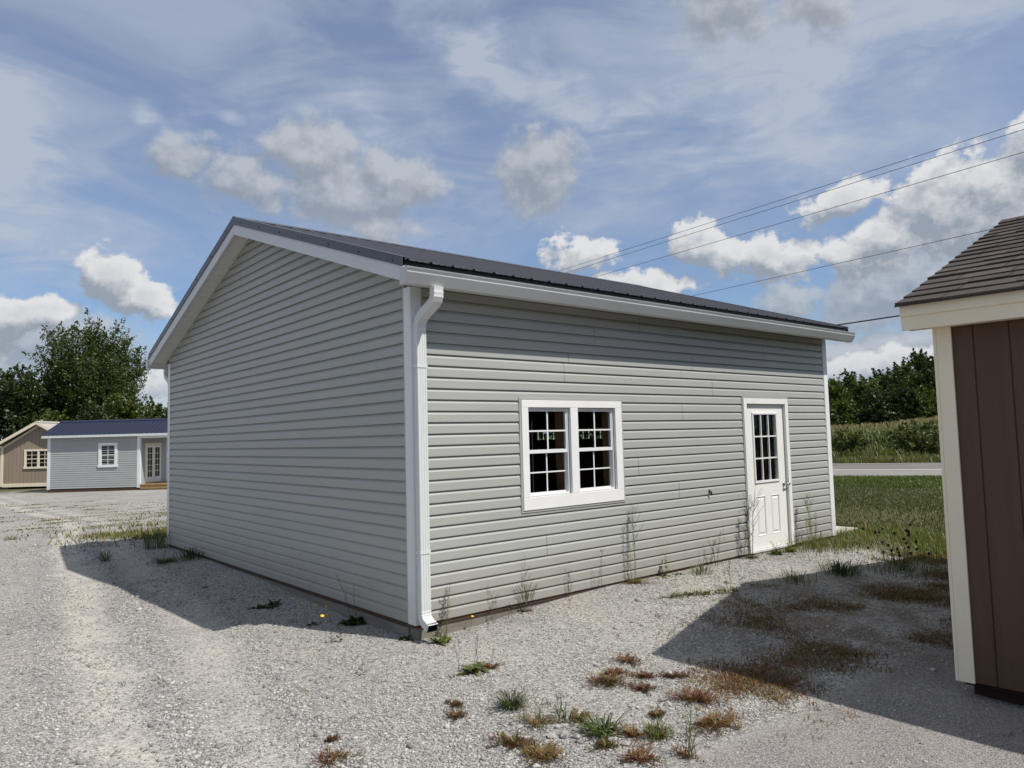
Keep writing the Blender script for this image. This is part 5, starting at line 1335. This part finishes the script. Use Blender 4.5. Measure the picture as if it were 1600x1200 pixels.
# ------------------------------------------------------------------ single weeds
class WB:
    """one plant: faces with a material slot each"""
    def __init__(s, seed): s.r = random.Random(seed); s.v = []; s.f = []; s.m = []
    def add(s, vs, fs, m):
        b = len(s.v); s.v += [tuple(q) for q in vs]; s.f += [tuple(b+i for i in q) for q in fs]; s.m += [m]*len(fs)
    def blade(s, p, az_, ln, h, w, m):
        """grass blade from p arching outward"""
        c, sn = math.cos(az_), math.sin(az_); vs = []
        for t, ww in ((0, .8), (.4, 1.), (.75, .7)):
            x = p[0]+c*ln*t*t**.2; y = p[1]+sn*ln*t*t**.2; z = p[2]+h*(1-(1-t)**2)
            vs += [(x-sn*w*ww/2, y+c*w*ww/2, z), (x+sn*w*ww/2, y-c*w*ww/2, z)]
        vs.append((p[0]+c*ln, p[1]+sn*ln, p[2]+h*.93))
        s.add(vs, [(0, 1, 3, 2), (2, 3, 5, 4), (4, 5, 6)], m)
    def tuft(s, n, spread, h, w, m, lean=.6, c=(0, 0, 0)):
        for _ in range(n):
            a = s.r.uniform(0, 6.28); d = spread*s.r.random()**.7*.5; hh = h*s.r.uniform(.45, 1.1)
            s.blade((c[0]+math.cos(a)*d, c[1]+math.sin(a)*d, c[2]-.004), a+s.r.uniform(-.6, .6), hh*lean*s.r.uniform(.3, 1.5), hh, w*s.r.uniform(.7, 1.2), m if not isinstance(m, (list, tuple)) else s.r.choice(m))
    def leaf(s, p, d, ln, w, m, droop=.2):
        d = Vector(d).normalized(); u = d.cross(Vector((0, 0, 1)))
        u = u.normalized() if u.length > .05 else Vector((1, 0, 0)); p = Vector(p); n = u.cross(d)
        a = p+d*ln*.3; b = p+d*ln*.72-Vector((0, 0, droop*ln*.25)); t = p+d*ln-Vector((0, 0, droop*ln*.7))
        s.add([p, a+u*w*.42-n*w*.1, b+u*w*.38, t, b-u*w*.38, a-u*w*.42-n*w*.1, a, b], [(0, 1, 6), (0, 6, 5), (1, 2, 7, 6), (6, 7, 4, 5), (2, 3, 7), (7, 3, 4)], m)
    def stem(s, pts, r0, r1, m):
        loops = []
        n = len(pts)
        for k, p in enumerate(pts):
            r_ = r0+(r1-r0)*k/(n-1); p = Vector(p); t = (Vector(pts[min(k+1, n-1)])-Vector(pts[max(k-1, 0)])).normalized()
            a = Vector((1, 0, 0)) if abs(t.x) < .8 else Vector((0, 1, 0)); u = t.cross(a).normalized(); w = t.cross(u)
            loops.append([p+r_*(math.cos(2.094*j)*u+math.sin(2.094*j)*w) for j in range(3)])
        vs = [q for l in loops for q in l]; fs = []
        for k in range(n-1):
            for j in range(3): fs.append((k*3+j, k*3+(j+1) % 3, k*3+3+(j+1) % 3, k*3+3+j))
        s.add(vs, fs, m)
    def stalk(s, base, h, az_, lean, nl, ll, lw, ms, ml, start=.15, r0=.003, branches=0, taper=True, up=.5):
        """an upright stem with leaves all round it and optional side branches"""
        pts = []
        for k in range(7):
            t = k/6; pts.append((base[0]+math.cos(az_)*lean*t**1.6+s.r.gauss(0, .004), base[1]+math.sin(az_)*lean*t**1.6+s.r.gauss(0, .004), base[2]+h*t))
        s.stem(pts, r0, r0*.35, ms)
        def at(t):
            k = min(int(t*6), 5); f = t*6-k; a, b = pts[k], pts[k+1]; return tuple(a[i]+(b[i]-a[i])*f for i in range(3))
        for k in range(nl):
            t = start+(1-start)*(k+s.r.random()*.6)/nl; a = k*2.4+s.r.uniform(-.5, .5); q = 1-.55*t if taper else 1
            s.leaf(at(min(t, .999)), (math.cos(a), math.sin(a), up), ll*q*s.r.uniform(.7, 1.2), lw*q, ml)
        for k in range(branches):
            t = s.r.uniform(.25, .9); a = s.r.uniform(0, 6.28); b = at(t); L = h*.34*(1.1-t*.6)*s.r.uniform(.6, 1.2)
            e = (b[0]+math.cos(a)*L*.55, b[1]+math.sin(a)*L*.55, b[2]+L*.8)
            mm = tuple((b[i]+e[i])/2+(0, 0, -.02*L)[i] for i in range(3))
            s.stem([b, mm, e], r0*.55, r0*.25, ms)
            for q in range(max(2, nl//7)):
                f = (q+.5)/max(2, nl//7); pp = tuple(b[i]+(e[i]-b[i])*f for i in range(3)); aa = s.r.uniform(0, 6.28)
                s.leaf(pp, (math.cos(aa), math.sin(aa), up), ll*.55, lw*.6, ml)
    def rosette(s, n, ln, w, m, rise=.5, c=(0, 0, 0)):
        for k in range(n):
            a = k*2.4+s.r.uniform(-.3, .3); s.leaf((c[0]+math.cos(a)*.006, c[1]+math.sin(a)*.006, c[2]), (math.cos(a), math.sin(a), rise*s.r.uniform(.4, 1.5)), ln*s.r.uniform(.6, 1.15), w*s.r.uniform(.8, 1.1), m, .5)
    def mat(s, n, rad, ms, h=.03, c=(0, 0, 0)):
        h *= .55; ax = s.r.uniform(0, 3.14); n = int(n*1.5)
        """creeping crabgrass: flat runners with short blades"""
        for _ in range(n):
            a = s.r.uniform(0, 6.28); L = 1.15*rad*s.r.uniform(.25, 1.1)*(.45+.75*abs(math.cos(a-ax))); m = s.r.choice(ms)
            bend = s.r.uniform(-.5, .5)
            pts = [(c[0]+math.cos(a+bend*t)*L*t, c[1]+math.sin(a+bend*t)*L*t, c[2]+.004+h*.6*math.sin(t*2.2)*s.r.uniform(.6, 1.1)) for t in (0, .33, .66, 1)]
            s.stem(pts, .0018, .0008, m)
            for q in range(9):
                t = s.r.uniform(.12, 1); k = min(int(t*3), 2); f = t*3-k; p = tuple(pts[k][i]+(pts[k+1][i]-pts[k][i])*f for i in range(3))
                s.blade(p, a+s.r.uniform(-1.2, 1.2), rad*s.r.uniform(.12, .30), h*s.r.uniform(.3, 1.2), .0055, m)
    def disc(s, p, rad, m, n=9):
        vs = [p]
        for k in range(n*2):
            a = 3.1416*k/n; r_ = rad*(1 if k % 2 else .72); vs.append((p[0]+math.cos(a)*r_, p[1]+math.sin(a)*r_*.8, p[2]+math.sin(a)*r_*.45))
        s.add(vs, [(0, k+1, (k+1) % (2*n)+1) for k in range(2*n)], m)
    def ball(s, p, rad, m):
        s.add([(p[0]+q[0]*rad, p[1]+q[1]*rad, p[2]+q[2]*rad*1.2) for q in ICO_V], [tuple(int(i) for i in q) for q in ICO_F], m)
    def build(s, name, label, x, y, mats, cat='weed', group=None, z=None):
        me = bpy.data.meshes.new(name); me.from_pydata(s.v, [], s.f); me.update()
        for m in mats: me.materials.append(M[m])
        me.polygons.foreach_set('material_index', s.m)
        o = bpy.data.objects.new(name, me); COL.objects.link(o); o.location = (x, y, float(gh(x, y))-.003 if z is None else z)
        return tag(o, label, cat, group)
GW = 'weeds growing along the garage walls'
MS = ['weed_stem', 'weed_green', 'weed_pale', 'weed_bright', 'weed_dark', 'petal', 'weed_red', 'weed_brown', 'weed_olive', 'seed_head', 'tall_grass']
# under the downspout outlet
w = WB(1); w.rosette(10, .13, .05, 1, 1.0); w.rosette(6, .12, .055, 3, 1.3, (.05, -.03, .0)); w.tuft(14, .12, .13, .008, 1); w.stalk((0, 0, 0), .16, 1., .05, 8, .05, .025, 0, 3)
w.build('leafy_weed', 'bright leafy weed clump right under the downspout outlet', .10, -.20, MS, group=GW)
w = WB(2); w.stalk((0, 0, 0), .46, .4, .10, 60, .055, .010, 1, 8, .1, .003, 5); w.stalk((.03, .02, 0), .34, 1.2, .09, 22, .04, .008, 0, 8, .1, .0025, 3)
w.build('tall_weed', 'tall yellow-green weed leaning right beside the downspout elbow', .24, -.09, MS, group=GW)
w = WB(3); w.stalk((0, 0, 0), .12, .2, .03, 3, .03, .01, 1, 1); w.disc((.028, 0, .125), .015, 5)
w.build('flowering_weed', 'tiny seedling with a yellow flower at the wall base right of the downspout', .52, -.07, MS, group=GW)
w = WB(4); w.stalk((0, 0, 0), .36, 2.6, .04, 22, .025, .010, 0, 8, .1, .002, 6); w.stalk((.03, .01, 0), .26, .3, .05, 14, .025, .006, 0, 0, .1, .002, 4); w.stalk((.16, -.02, 0), .16, .5, .03, 7, .05, .010, 0, 1)
w.build('spindly_weed', 'spindly grey-stemmed weed, first along the wall after the downspout', .80, -.05, MS, group=GW)
w = WB(5); w.stalk((0, 0, 0), .54, .3, .03, 26, .03, .006, 0, 0, .5, .0028, 5); w.tuft(40, .16, .17, .005, 2, .8, (.03, 0, .12)); w.stalk((.01, 0, 0), .30, .1, .12, 20, .04, .007, 0, 2, .1, .0025, 5); w.mat(8, .12, [0, 6])
w.build('bushy_weed', 'bushy weed with one bare tall stem, below the left half of the double window', 1.18, -.05, MS, group=GW)
w = WB(6); w.stalk((0, 0, 0), .42, 1.0, .07, 26, .03, .010, 0, 8, .1, .002, 7); w.stalk((-.03, 0, 0), .30, 2.4, .03, 18, .03, .006, 0, 0, .1, .002, 5)
w.build('spindly_weed', 'thin feathery weed below the middle of the double window', 1.80, -.05, MS, group=GW)
w = WB(7); w.stalk((0, 0, 0), .44, .6, .09, 24, .03, .010, 0, 8, .1, .002, 6); w.stalk((-.09, 0, 0), .22, 2.6, .03, 14, .03, .006, 0, 0, .1, .002, 3)
w.build('spindly_weed', 'thin leaning weed below the right part of the double window', 2.24, -.05, MS, group=GW)
w = WB(8); w.stalk((0, 0, 0), .80, .8, .05, 120, .045, .006, 1, 2, .10, .003, 5, False, .9); w.stalk((-.05, .01, 0), .66, 2., .04, 70, .04, .006, 1, 2, .1, .0025, 3, False, .9); w.mat(26, .20, [7, 8]); w.tuft(30, .25, .09, .005, [7, 8])
for k in range(34): w.leaf((.05+w.r.gauss(0, .03), w.r.gauss(0, .02), .74+w.r.uniform(-.03, .08)), (w.r.gauss(0, 1), w.r.gauss(0, 1), .9), .04, .005, 2)
w.build('tall_weed', 'tallest feathery pale-topped weed on a dry brown clump, right of the window', 2.72, -.10, MS, group=GW)
w = WB(9); w.stalk((0, 0, 0), .22, .6, .05, 12, .09, .06, 1, 3, .2, .003); w.rosette(7, .10, .06, 1, .5); w.rosette(5, .08, .05, 8, .4, (-.12, -.03, 0)); w.rosette(5, .09, .04, 4, .4, (.20, -.02, 0))
w.build('broadleaf_weed', 'small bright green broad-leaved plant between the window and the door', 3.25, -.09, MS, group=GW)
w = WB(10); w.tuft(70, .26, .11, .006, [1, 8]); w.stalk((0, 0, 0), .34, 1.2, .02, 6, .03, .006, 0, 0, .3, .002); w.stalk((.06, 0, 0), .24, .5, .05, 6, .03, .006, 0, 0)
w.build('grass_tuft', 'small green tuft with a bare stem out from the wall left of the conduit stub', 3.66, -.26, MS, group=GW)
w = WB(11); w.stalk((0, 0, 0), .40, .2, .14, 22, .06, .010, 0, 2, .1, .003, 9); w.stalk((-.04, 0, 0), .34, 2.9, .10, 16, .06, .010, 0, 2, .1, .003, 6)
w.build('branching_weed', 'widely branching grey-green weed under the conduit stub', 4.22, -.10, MS, group=GW)
w = WB(12); w.stalk((0, 0, 0), .98, .2, .24, 60, .04, .010, 0, 4, .02, .0045, 16); w.stalk((-.05, 0, 0), .62, 2.7, .05, 70, .05, .012, 0, 4, .02, .004, 9); w.stalk((-.10, -.01, 0), .46, 2.9, .05, 60, .05, .011, 0, 1, .02, .003, 8)
w.mat(14, .18, [6, 0])
w.build('tall_weed', 'dense dark weed at the left door jamb with twigs reaching over the door', 4.95, -.12, MS, group=GW)
for i, (dx0, lb, kk, tl) in enumerate([(5.38, 'left of the two low leafy clumps in front of the white door, dark green', 1, .17), (5.72, 'right of the two low leafy clumps in front of the white door, yellow-green', 3, .15)]):
    w = WB(130+i); w.rosette(46, .11, .022, kk, 1.2); w.rosette(40, .14, .024, 1, .7, (.02, .01, 0)); w.rosette(36, .12, .02, 1, .9, (-.02, -.01, 0))
    for k in range(5): w.stalk((w.r.gauss(0, .008), w.r.gauss(0, .008), 0), tl, w.r.uniform(0, 6), .07, 18, .05, .014, 1, kk, .05, .002)
    w.tuft(60, .4, .07, .006, [1, 8]); w.build('leafy_weed', lb, dx0, -.20, MS, group=GW)
w = WB(14); w.stalk((0, 0, 0), .74, 1.5, .04, 150, .07, .007, 1, 3, .05, .004, 14, True, .8); w.stalk((.12, 0, 0), .5, .3, .06, 70, .06, .007, 1, 10, .05, .003, 9, True, .8); w.stalk((-.07, 0, 0), .42, 2.4, .04, 60, .06, .007, 1, 1, .05, .003, 7, True, .8); w.tuft(160, .8, .22, .006, [1, 10])
w.build('tall_weed', 'feathery tall green weed between the door and the garage corner', 6.28, -.20, MS, group=GW)
# out on the gravel
GO = 'weeds scattered over the gravel yard'
w = WB(15)
for k in range(9): w.mat(5, .12, [1, 8, 7], .05, (k*.085-.3, -.035*k+.1, 0)); w.tuft(8, .08, .07, .005, [1, 8], .8, (k*.085-.3, -.035*k+.1, 0))
w.stalk((-.2, .1, 0), .26, .9, .03, 16, .03, .005, 0, 2, .1, .002, 4)
w.build('low_weed', 'low straggling line of weeds on sunlit gravel left of the big shadow', 2.80, -.84, MS, group=GO)
w = WB(16); w.stalk((0, 0, 0), .32, .9, .06, 40, .035, .006, 1, 2, .1, .0025, 8); w.stalk((-.06, 0, 0), .2, 2.4, .04, 24, .035, .006, 1, 8, .1, .0025, 4)
w.build('feathery_weed', 'pale feathery weed on sunlit gravel just beyond the straggling line', 3.36, -.86, MS, group=GO)
w = WB(17); w.tuft(220, .42, .16, .007, [4, 4, 1], .8); w.rosette(14, .15, .02, 4, 1.)
w.build('grass_tuft', 'dark green grassy clump at the shadow edge beyond the sunlit gravel', 5.02, -1.22, MS, group=GO)
w = WB(18)
for k in range(26):
    a = w.r.uniform(0, 6.28); d = w.r.uniform(0, .35); h_ = w.r.uniform(.18, .50); b = (math.cos(a)*d*1.3, math.sin(a)*d, 0)
    w.stalk(b, h_, a, .10, 9, .05, .012, 0, w.r.choice([8, 10, 1]), .1, .002); w.ball((b[0]+math.cos(a)*.10, b[1]+math.sin(a)*.10, h_), .017, 9)
w.tuft(200, .9, .16, .006, [8, 4, 10])
w.build('coneflower', 'clump of stems with dark round seed heads near the brown shed corner', 5.75, -1.62, MS, 'plant', GO)
w = WB(19); w.tuft(60, .5, .10, .006, [7, 8, 1]); w.tuft(60, .35, .14, .006, [1, 8])
w.build('grass_tuft', 'small low green tuft just inside the shadow, left of the dark clump', 4.22, -1.12, MS, group=GO)
# along the shaded gable
w = WB(20); w.stalk((0, 0, 0), .34, 1.2, .04, 34, .05, .01, 1, 1, .05, .003, 5); w.mat(26, .34, [1, 4, 8], .07)
w.build('straggling_weed', 'upright green weed with trailing runners in the shaded gravel near the gable', -.50, 5.75, MS, group=GO)
w = WB(21); w.tuft(140, .4, .16, .007, [4], 1.)
w.build('grass_tuft', 'very dark tuft against the shaded gable wall base', -.12, 5.75, MS, group=GO)
w = WB(22); w.tuft(46, .16, .17, .008, [4, 1], .9)
w.build('grass_tuft', 'small dark grass tuft alone in the shaded gravel near the shadow tip', -1.0, 7.0, MS, group=GO)
w = WB(23); w.tuft(150, .5, .34, .007, [4, 1, 8], .7); w.stalk((0, .1, 0), .5, 1., .06, 40, .05, .008, 0, 8, .1, .003, 6)
w.build('tall_weed', 'taller weed clump at the far corner of the shaded gable', -.14, 7.55, MS, group=GO)
w = WB(24); w.rosette(26, .13, .045, 4, .4); w.rosette(14, .12, .04, 4, .9, (.08, .04, 0)); w.rosette(10, .1, .04, 4, .7, (-.12, .02, 0))
w.build('leafy_weed', 'dark leafy clump in the middle of the shaded gravel', -.42, 2.18, MS, group=GO)
w = WB(25); w.stalk((0, 0, 0), .20, .5, .04, 12, .03, .008, 0, 4, .1, .002, 3); w.rosette(6, .06, .02, 4, .8)
w.build('spindly_weed', 'small spindly weed between the dark leafy clump and the straggling weed', -.62, 3.6, MS, group=GO)
w = WB(26); w.rosette(30, .15, .06, 4, .5); w.rosette(22, .13, .05, 4, 1.1, (.06, .03, 0)); w.stalk((0, 0, 0), .52, 2.6, .16, 5, .03, .008, 0, 4, .3, .0028, 4); w.stalk((.05, 0, 0), .38, 2.2, .03, 4, .03, .01, 0, 4, .4, .003, 1)
w.build('leafy_weed', 'dark broad-leaved clump with tall stems at the gable wall near the downspout', -.10, .98, MS, group=GW)
w = WB(27)
for k, (a, b, h_) in enumerate(((-.10, .14, .20), (.02, .10, .17), (.10, .05, .15), (.08, -.02, .09), (-.16, .22, .24))): w.stalk((a, b, 0), h_, 2., .05, 5, .03, .008, 0, 4, .1, .0016); w.disc((a+.05*math.cos(2.), b+.05*math.sin(2.), h_+.004), .013, 5)
w.rosette(14, .08, .03, 4, .4, (-.06, .1, 0))
w.build('flowering_weed', 'group of small yellow flowers on thin stems at the edge of the gable shadow', -.33, 1.1, MS, group=GO)
w = WB(28); w.stalk((0, 0, 0), .15, 1.0, .03, 9, .05, .032, 1, 4, .1, .002); w.stalk((-.06, .03, 0), .13, 2.6, .02, 6, .05, .032, 1, 8, .1, .002); w.stalk((-.10, .05, 0), .235, 2.6, .03, 1, .02, .006, 1, 8, .2, .0016); w.disc((-.126, .066, .238), .02, 5)
w.build('flowering_weed', 'broad-leaved seedling with one yellow bloom, in sun beyond the gable shadow', -.50, .42, MS, group=GO)
w = WB(29); w.stalk((0, 0, 0), .12, .8, .02, 6, .04, .024, 0, 8, .1, .002); w.stalk((-.03, 0, 0), .05, 2.8, .02, 3, .04, .02, 0, 7, .1, .002)
w.build('seedling', 'tiny upright two-leaved seedling alone on the bright gravel', -.78, -.50, MS, group=GO)
w = WB(30); w.rosette(12, .09, .035, 4, .5)
w.build('leafy_weed', 'small dark weed at the corner of the garage foundation', -.05, .10, MS, group=GW)
w = WB(31); w.rosette(22, .15, .042, 1, .8); w.rosette(12, .12, .035, 8, .4); w.stalk((.07, .05, 0), .24, .8, .05, 2, .02, .01, 0, 0, .8, .004); w.stalk((.05, .04, 0), .22, .6, .03, 2, .02, .01, 0, 0, .8, .004); w.stalk((-.12, .0, 0), .25, 2.3, .05, 2, .02, .006, 0, 0, .4, .0022)
w.build('leafy_weed', 'leafy green rosette with brown stalks in the middle of the gravel', -.17, -1.04, MS, group=GO)
w = WB(32); w.mat(18, .13, [6, 7, 0], .03); w.stalk((.02, .01, 0), .16, .8, .05, 26, .02, .004, 0, 7, .1, .0016, 12)
w.build('dead_weed', 'withered brown weed just right of the leafy green rosette', -.02, -1.06, MS, group=GO)
w = WB(33); w.tuft(200, .12, .085, .005, [4, 4, 1], 1.3)
w.build('grass_tuft', 'dense dark green grass tuft standing alone at lower centre', -.43, -1.78, MS, group=GO)
for i, (x, y, lb, rad) in enumerate([(-.66, -1.50, 'upper small reddish brown withered patch left of the dark grass tuft', .09), (-.77, -1.66, 'lower and larger reddish brown withered patch left of the dark grass tuft', .12),
        (-1.62, -1.70, 'brown dried mat at the lower left edge of the gravel', .19), (-1.50, -1.46, 'little brown twig of weed beyond the lower left mat', .05)]):
    w = WB(40+i); rad *= .75; w.mat(20, rad, [7, 7, 6, 0], .035); w.build('dried_weed', lb, x, y, MS, group=GO)
w = WB(50); w.mat(26, .13, [6, 6, 6, 1], .05); w.tuft(16, .06, .06, .005, 6)
w.build('crabgrass', 'small star-shaped dark red crabgrass plant at lower centre', -.78, -2.22, MS, group=GO)
w = WB(51); w.tuft(90, .18, .085, .007, [4, 1, 1], 1.5); w.rosette(16, .14, .022, 1, .8); w.rosette(12, .12, .02, 4, .6, (.06, .03, 0))
w.build('grass_tuft', 'largest dark green tuft among the foreground weeds', -.32, -2.46, MS, group=GO)
w = WB(52)
for k in range(7): w.stalk((w.r.uniform(-.16, .14), w.r.uniform(-.1, .1), 0), w.r.uniform(.12, .30), w.r.uniform(0, 6), .05, 5, .03, .006, 0, w.r.choice([1, 0, 8]), .1, .0018, 3)
w.tuft(24, .3, .06, .005, [1, 8]); w.mat(14, .16, [7, 8])
w.build('spindly_weed', 'bare spindly stems in the foreground left of the largest green tuft', -.50, -2.08, MS, group=GO)
w = WB(53); w.tuft(30, .18, .09, .007, [4, 1], 1.2)
w.build('grass_tuft', 'small green tuft just left of and beyond the largest green tuft', -.30, -2.12, MS, group=GO)
w = WB(54); w.mat(40, .17, [6, 6, 0, 8], .05); w.stalk((-.06, .10, 0), .14, 2.4, .12, 4, .04, .01, 0, 0, .3, .003)
w.build('crabgrass', 'dark red straggling crabgrass on bright gravel right of the rosette', .36, -1.89, MS, group=GO)
w = WB(55); w.mat(18, .14, [1, 8], .05); w.tuft(26, .12, .09, .007, [1, 8], 1.); w.stalk((.04, .02, 0), .17, .8, .02, 10, .04, .006, 1, 1)
w.build('grass_tuft', 'light green sprawling grass right of the largest green tuft', -.14, -2.72, MS, group=GO)
w = WB(56)
for k in range(6): w.stalk((w.r.gauss(0, .02), w.r.gauss(0, .02), 0), w.r.uniform(.16, .31), w.r.uniform(0, 6), .02, 14, .05, .005, 1, w.r.choice([1, 10]), .1, .0022, 0, True, 1.3)
w.mat(10, .10, [6, 7])
w.build('upright_grass', 'upright green grass spike at the bottom edge, nearest to the pavement', -.22, -2.98, MS, group=GO)
w = WB(57); w.mat(34, .19, [7, 8, 7, 6], .05); w.tuft(16, .14, .05, .005, [7, 8, 6], 1.6); w.rosette(6, .09, .05, 6, .5, (-.02, .05, 0))
w.build('crabgrass', 'olive-brown mat of crabgrass with one dark red leaf clump', .24, -2.84, MS, group=GO)
w = WB(58); w.mat(36, .18, [6, 6, 7], .06); w.tuft(24, .26, .05, .004, [6], 1.8)
w.build('crabgrass', 'rust red crabgrass patch just outside the shadow edge', .50, -2.50, MS, group=GO)
w = WB(59); w.mat(44, .15, [7, 8, 7], .035); w.tuft(18, .24, .035, .005, [8, 1], 1.8)
w.build('dried_weed', 'large brown and green mat at the bottom edge, left of the stones', -.76, -2.44, MS, group=GO)
for i, (x, y, lb, ms_, rad) in enumerate([(-.26, -2.22, 'brown mat with orange tint behind the largest green tuft', [7, 7, 8], .13), (-.22, -2.60, 'orange-brown mat at the right foot of the largest green tuft', [7, 7], .12), (-.44, -2.60, 'mixed green and brown mat left of the largest green tuft', [4, 8, 7], .12),
        (.42, -2.14, 'thin reddish runners near the straggling crabgrass', [6, 6, 0], .15), (.62, -1.98, 'small red sprig beside the shadow tip', [6], .10), (.80, -1.66, 'reddish patch at the very tip of the shed shadow', [6, 7], .16), (.10, -2.52, 'small grey-brown withered sprig on the gravel left of the rust red patch', [0, 7], .08), (-.42, -2.84, 'brown and red mat at the bottom edge below the orange-brown mat', [7, 6, 6], .18),
        (.52, -1.78, 'brown star of withered grass left of the shadow tip', [7, 6], .12), (.78, -2.12, 'reddish patch half inside the shadow tip', [6, 0], .13)]):
    rad *= .78; w = WB(60+i); w.mat(24, rad, ms_, .035); w.tuft(6, rad, .03, .004, ms_, 2.); w.build('crabgrass' if 6 in ms_ else 'dried_weed', lb, x, y, MS, group=GO)
# tiny scraps of weed, twig and leaf litter spread thinly over the gravel
rl = np.random.RandomState(31)
nc_ = 620
a_ = yaw+rl.uniform(-.72, .72, nc_); d_ = 3.2+6.5*rl.rand(nc_)**1.2
cx_ = CAM_POS[0]+d_*np.sin(a_); cy_ = CAM_POS[1]+d_*np.cos(a_)
wgt = .10+.9*np.exp(-((cx_-.1)/.75)**2-((cy_+2.3)/.65)**2)+.35*np.exp(-((cx_-2.5)/2.)**2-((cy_+.5)/.5)**2)
ok = (rl.rand(nc_) < wgt) & ~((cx_ > -.05) & (cy_ > -.05)) & ~((cx_ > 1.8) & (cy_ < -3.3))
cx_, cy_ = cx_[ok], cy_[ok]; k = 7
x = (cx_[:, None]+rl.normal(0, .016, (len(cx_), k))).ravel(); y = (cy_[:, None]+rl.normal(0, .016, (len(cx_), k))).ravel(); n = len(x)
o = blades('weed_litter', x, y, gh(x, y)+.003, rl.uniform(.006, .032, n), rl.uniform(.003, .007, n), [M['weed_brown'], M['weed_red'], M['weed_olive'], M['weed_stem'], M['weed_green']], np.repeat(rl.choice([0, 0, 1, 2, 3, 4], len(cx_)), k), 32, 2.4)
tag(o, kind='stuff')
# a handful of bigger pale stones lying among the foreground weeds
rr = random.Random(9)
GSn = 'larger pale stones among the foreground weeds'
spots = [(-.50, -2.34, .035), (-.46, -2.40, .028), (-.56, -2.30, .026), (-.39, -2.36, .024), (-.44, -2.22, .022), (.30, -2.44, .026), (.34, -2.36, .022), (-.60, -2.06, .020), (-.34, -2.66, .026), (.12, -2.30, .020)]
for i, (x, y, s) in enumerate(spots):
    b = MB(); k = [rr.uniform(.75, 1.25) for _ in range(12)]
    b.v = [(q[0]*s*1.25*k[j], q[1]*s*.9*k[j], q[2]*s*.7*k[j]) for j, q in enumerate(ICO_V)]; b.f = [tuple(int(t) for t in q) for q in ICO_F]
    o = b.build('stone', M['stone'], None); o.location = (x, y, float(gh(x, y))+s*.35); o.rotation_euler = (0, 0, rr.uniform(0, 6))
    tag(o, 'pale angular stone lying among the brown weeds in the foreground', 'stone', GSn)
